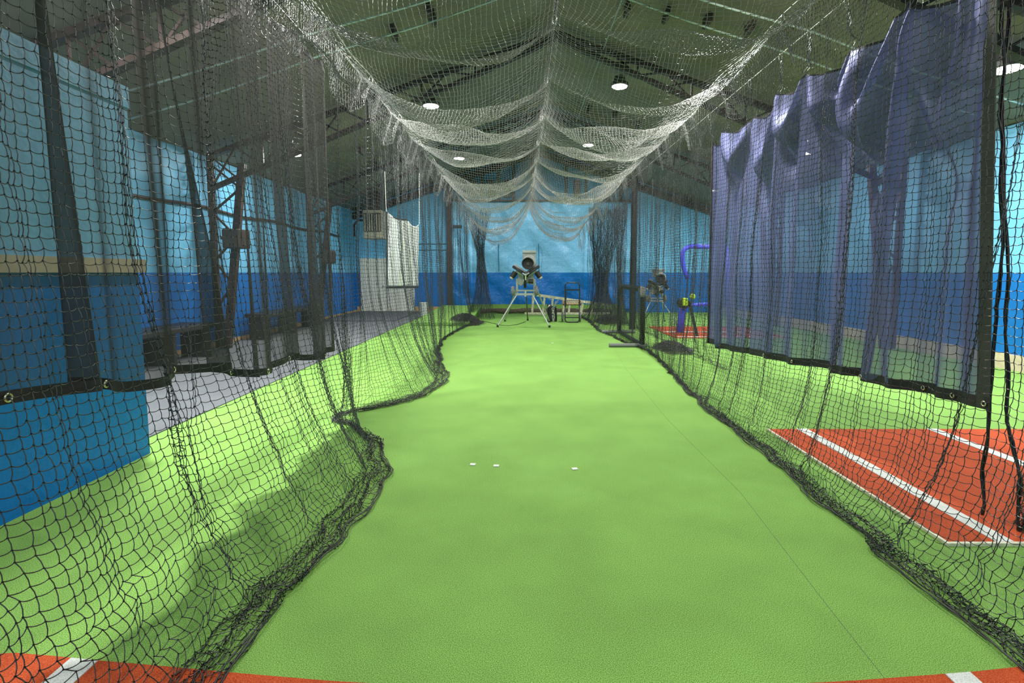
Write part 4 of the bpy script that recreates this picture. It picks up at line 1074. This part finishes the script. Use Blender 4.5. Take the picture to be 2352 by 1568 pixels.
# ------------------------------------------------------------------ pitching screen on the right and blue padded screen beyond
YS0 = at_z(1475, 797).y; YS1 = at_z(1445, 765).y
t = thing('pitching_screen', 'black padded net screen standing edge-on with grey feet, inside the right net', 'screen', (2.15, (YS0 + YS1) / 2, 0))
xs_ = 2.32
for yy, x0_, x1_ in ((YS0, at_z(1400, 798).x, at_z(1472, 797).x), (YS1, at_z(1384, 766).x, at_z(1447, 765).x)):
    obj('foot_tube', MB().tube([(x0_, yy, .04), (x1_ + .12, yy, .04)], .04, 12), 'grey_foam', t)
xs_ = at_z(1472, 797).x + .02
ztop = at_y(1475, 664, YS0).z
fr = MB(); k = .16
P = [(xs_, YS0, .06)] + [(xs_, YS0 + k - k * math.cos(a), ztop - k + k * math.sin(a)) for a in np.linspace(0, PI / 2, 7)] + [(xs_, YS1 - k + k * math.sin(a), ztop - k + k * math.cos(a)) for a in np.linspace(0, PI / 2, 7)] + [(xs_, YS1, .06)]
obj('padded_frame', MB().tube(P, .055, 12), 'black', t, smooth=True)
obj('elbow_pad', MB().tube(P[1:7], .075, 12), 'grey_foam', t, smooth=True)
obj('base_rail', MB().tube([(xs_, YS0, .05), (xs_, YS1, .05)], .04, 10), 'black', t)
ny, nz = int((YS1 - YS0) / .05), int(ztop / .05)
Gs = np.zeros((ny, nz, 3)); Gs[..., 0] = xs_ + .05 * np.sin(np.linspace(0, PI, ny))[:, None]; Gs[..., 1] = np.linspace(YS0, YS1, ny)[:, None]; Gs[..., 2] = np.linspace(.08, ztop - .03, nz)[None]
obj('screen_net', net_arrays(Gs, .0018, 1), 'net', t, smooth=True)
YV = 12.6
def vp(px, py, dy=0): return at_y(px, py, YV + dy)
t = thing('padded_screen', 'violet-blue padded frame screen standing on the red mat in the next lane', 'screen', (vp(1610, 740).x, YV, 0))
A = [vp(1580, 640), vp(1572, 622), vp(1568, 600), vp(1567, 583), vp(1572, 572), vp(1584, 566), vp(1600, 566), vp(1668, 567)]
obj('upper_frame', MB().tube(A, .055, 12), 'blue_foam', t, smooth=True)
obj('leg_pad', MB().tube([vp(1570, 706), vp(1566, 720), (vp(1562, 738).x, YV, .05)], .085, 12), 'blue_foam', t, smooth=True)
obj('cross_rail', MB().tube([vp(1572, 706), vp(1590, 700), vp(1650, 697)], .04, 10), 'blue_foam', t, smooth=True)
obj('right_leg', MB().tube([vp(1668, 567), vp(1672, 640), (vp(1676, 740).x, YV, .05)], .055, 10), 'blue_foam', t, smooth=True)
Gs = np.zeros((24, 34, 3)); a_, c_ = vp(1580, 640), vp(1668, 568)
Gs[..., 0] = np.linspace(a_.x, c_.x, 24)[:, None]; Gs[..., 1] = YV; Gs[..., 2] = np.linspace(.9, c_.z, 34)[None]
obj('screen_net', net_arrays(Gs, .0018, 1), 'net', t)
q = vp(1563, 690)
f = thing('ball_machine_head', 'yellow and dark pitching head on a black stand in the next lane', 'machine', (q.x, YV - .3, 0))
obj('yellow_guard', MB().box((q.x - .05, YV - .42, q.z - .10), (q.x + .05, YV - .3, q.z + .08)), 'yellow', f, bevel=.02)
obj('head', MB().cyl((q.x, YV - .3, q.z - .05), (q.x, YV - .1, q.z - .05), .13), 'black', f)
obj('stand', MB().tube([(q.x + .12, YV - .3, q.z), (q.x + .22, YV - .35, .35), (q.x + .30, YV - .4, .0)], .035, 8), 'black_tube', f)
q = vp(1590, 680); f2 = tag(obj('soft_ball_pair', MB().sphere((q.x - .06, YV - .2, q.z), .07), 'yellow', smooth=True), 'dull yellow ball beside the dark pitching head in the next lane', 'ball')
obj('net_pouch', MB().tube([(q.x - .06, YV - .2, q.z + .06), (q.x - .06, YV - .2, q.z + .5)], .006, 5), 'black_rope', f2)
print('SCENE OK', 'lane', OX, OY, OZ, XC, YM, YT, YS0, YS1, x0, yn, yf)
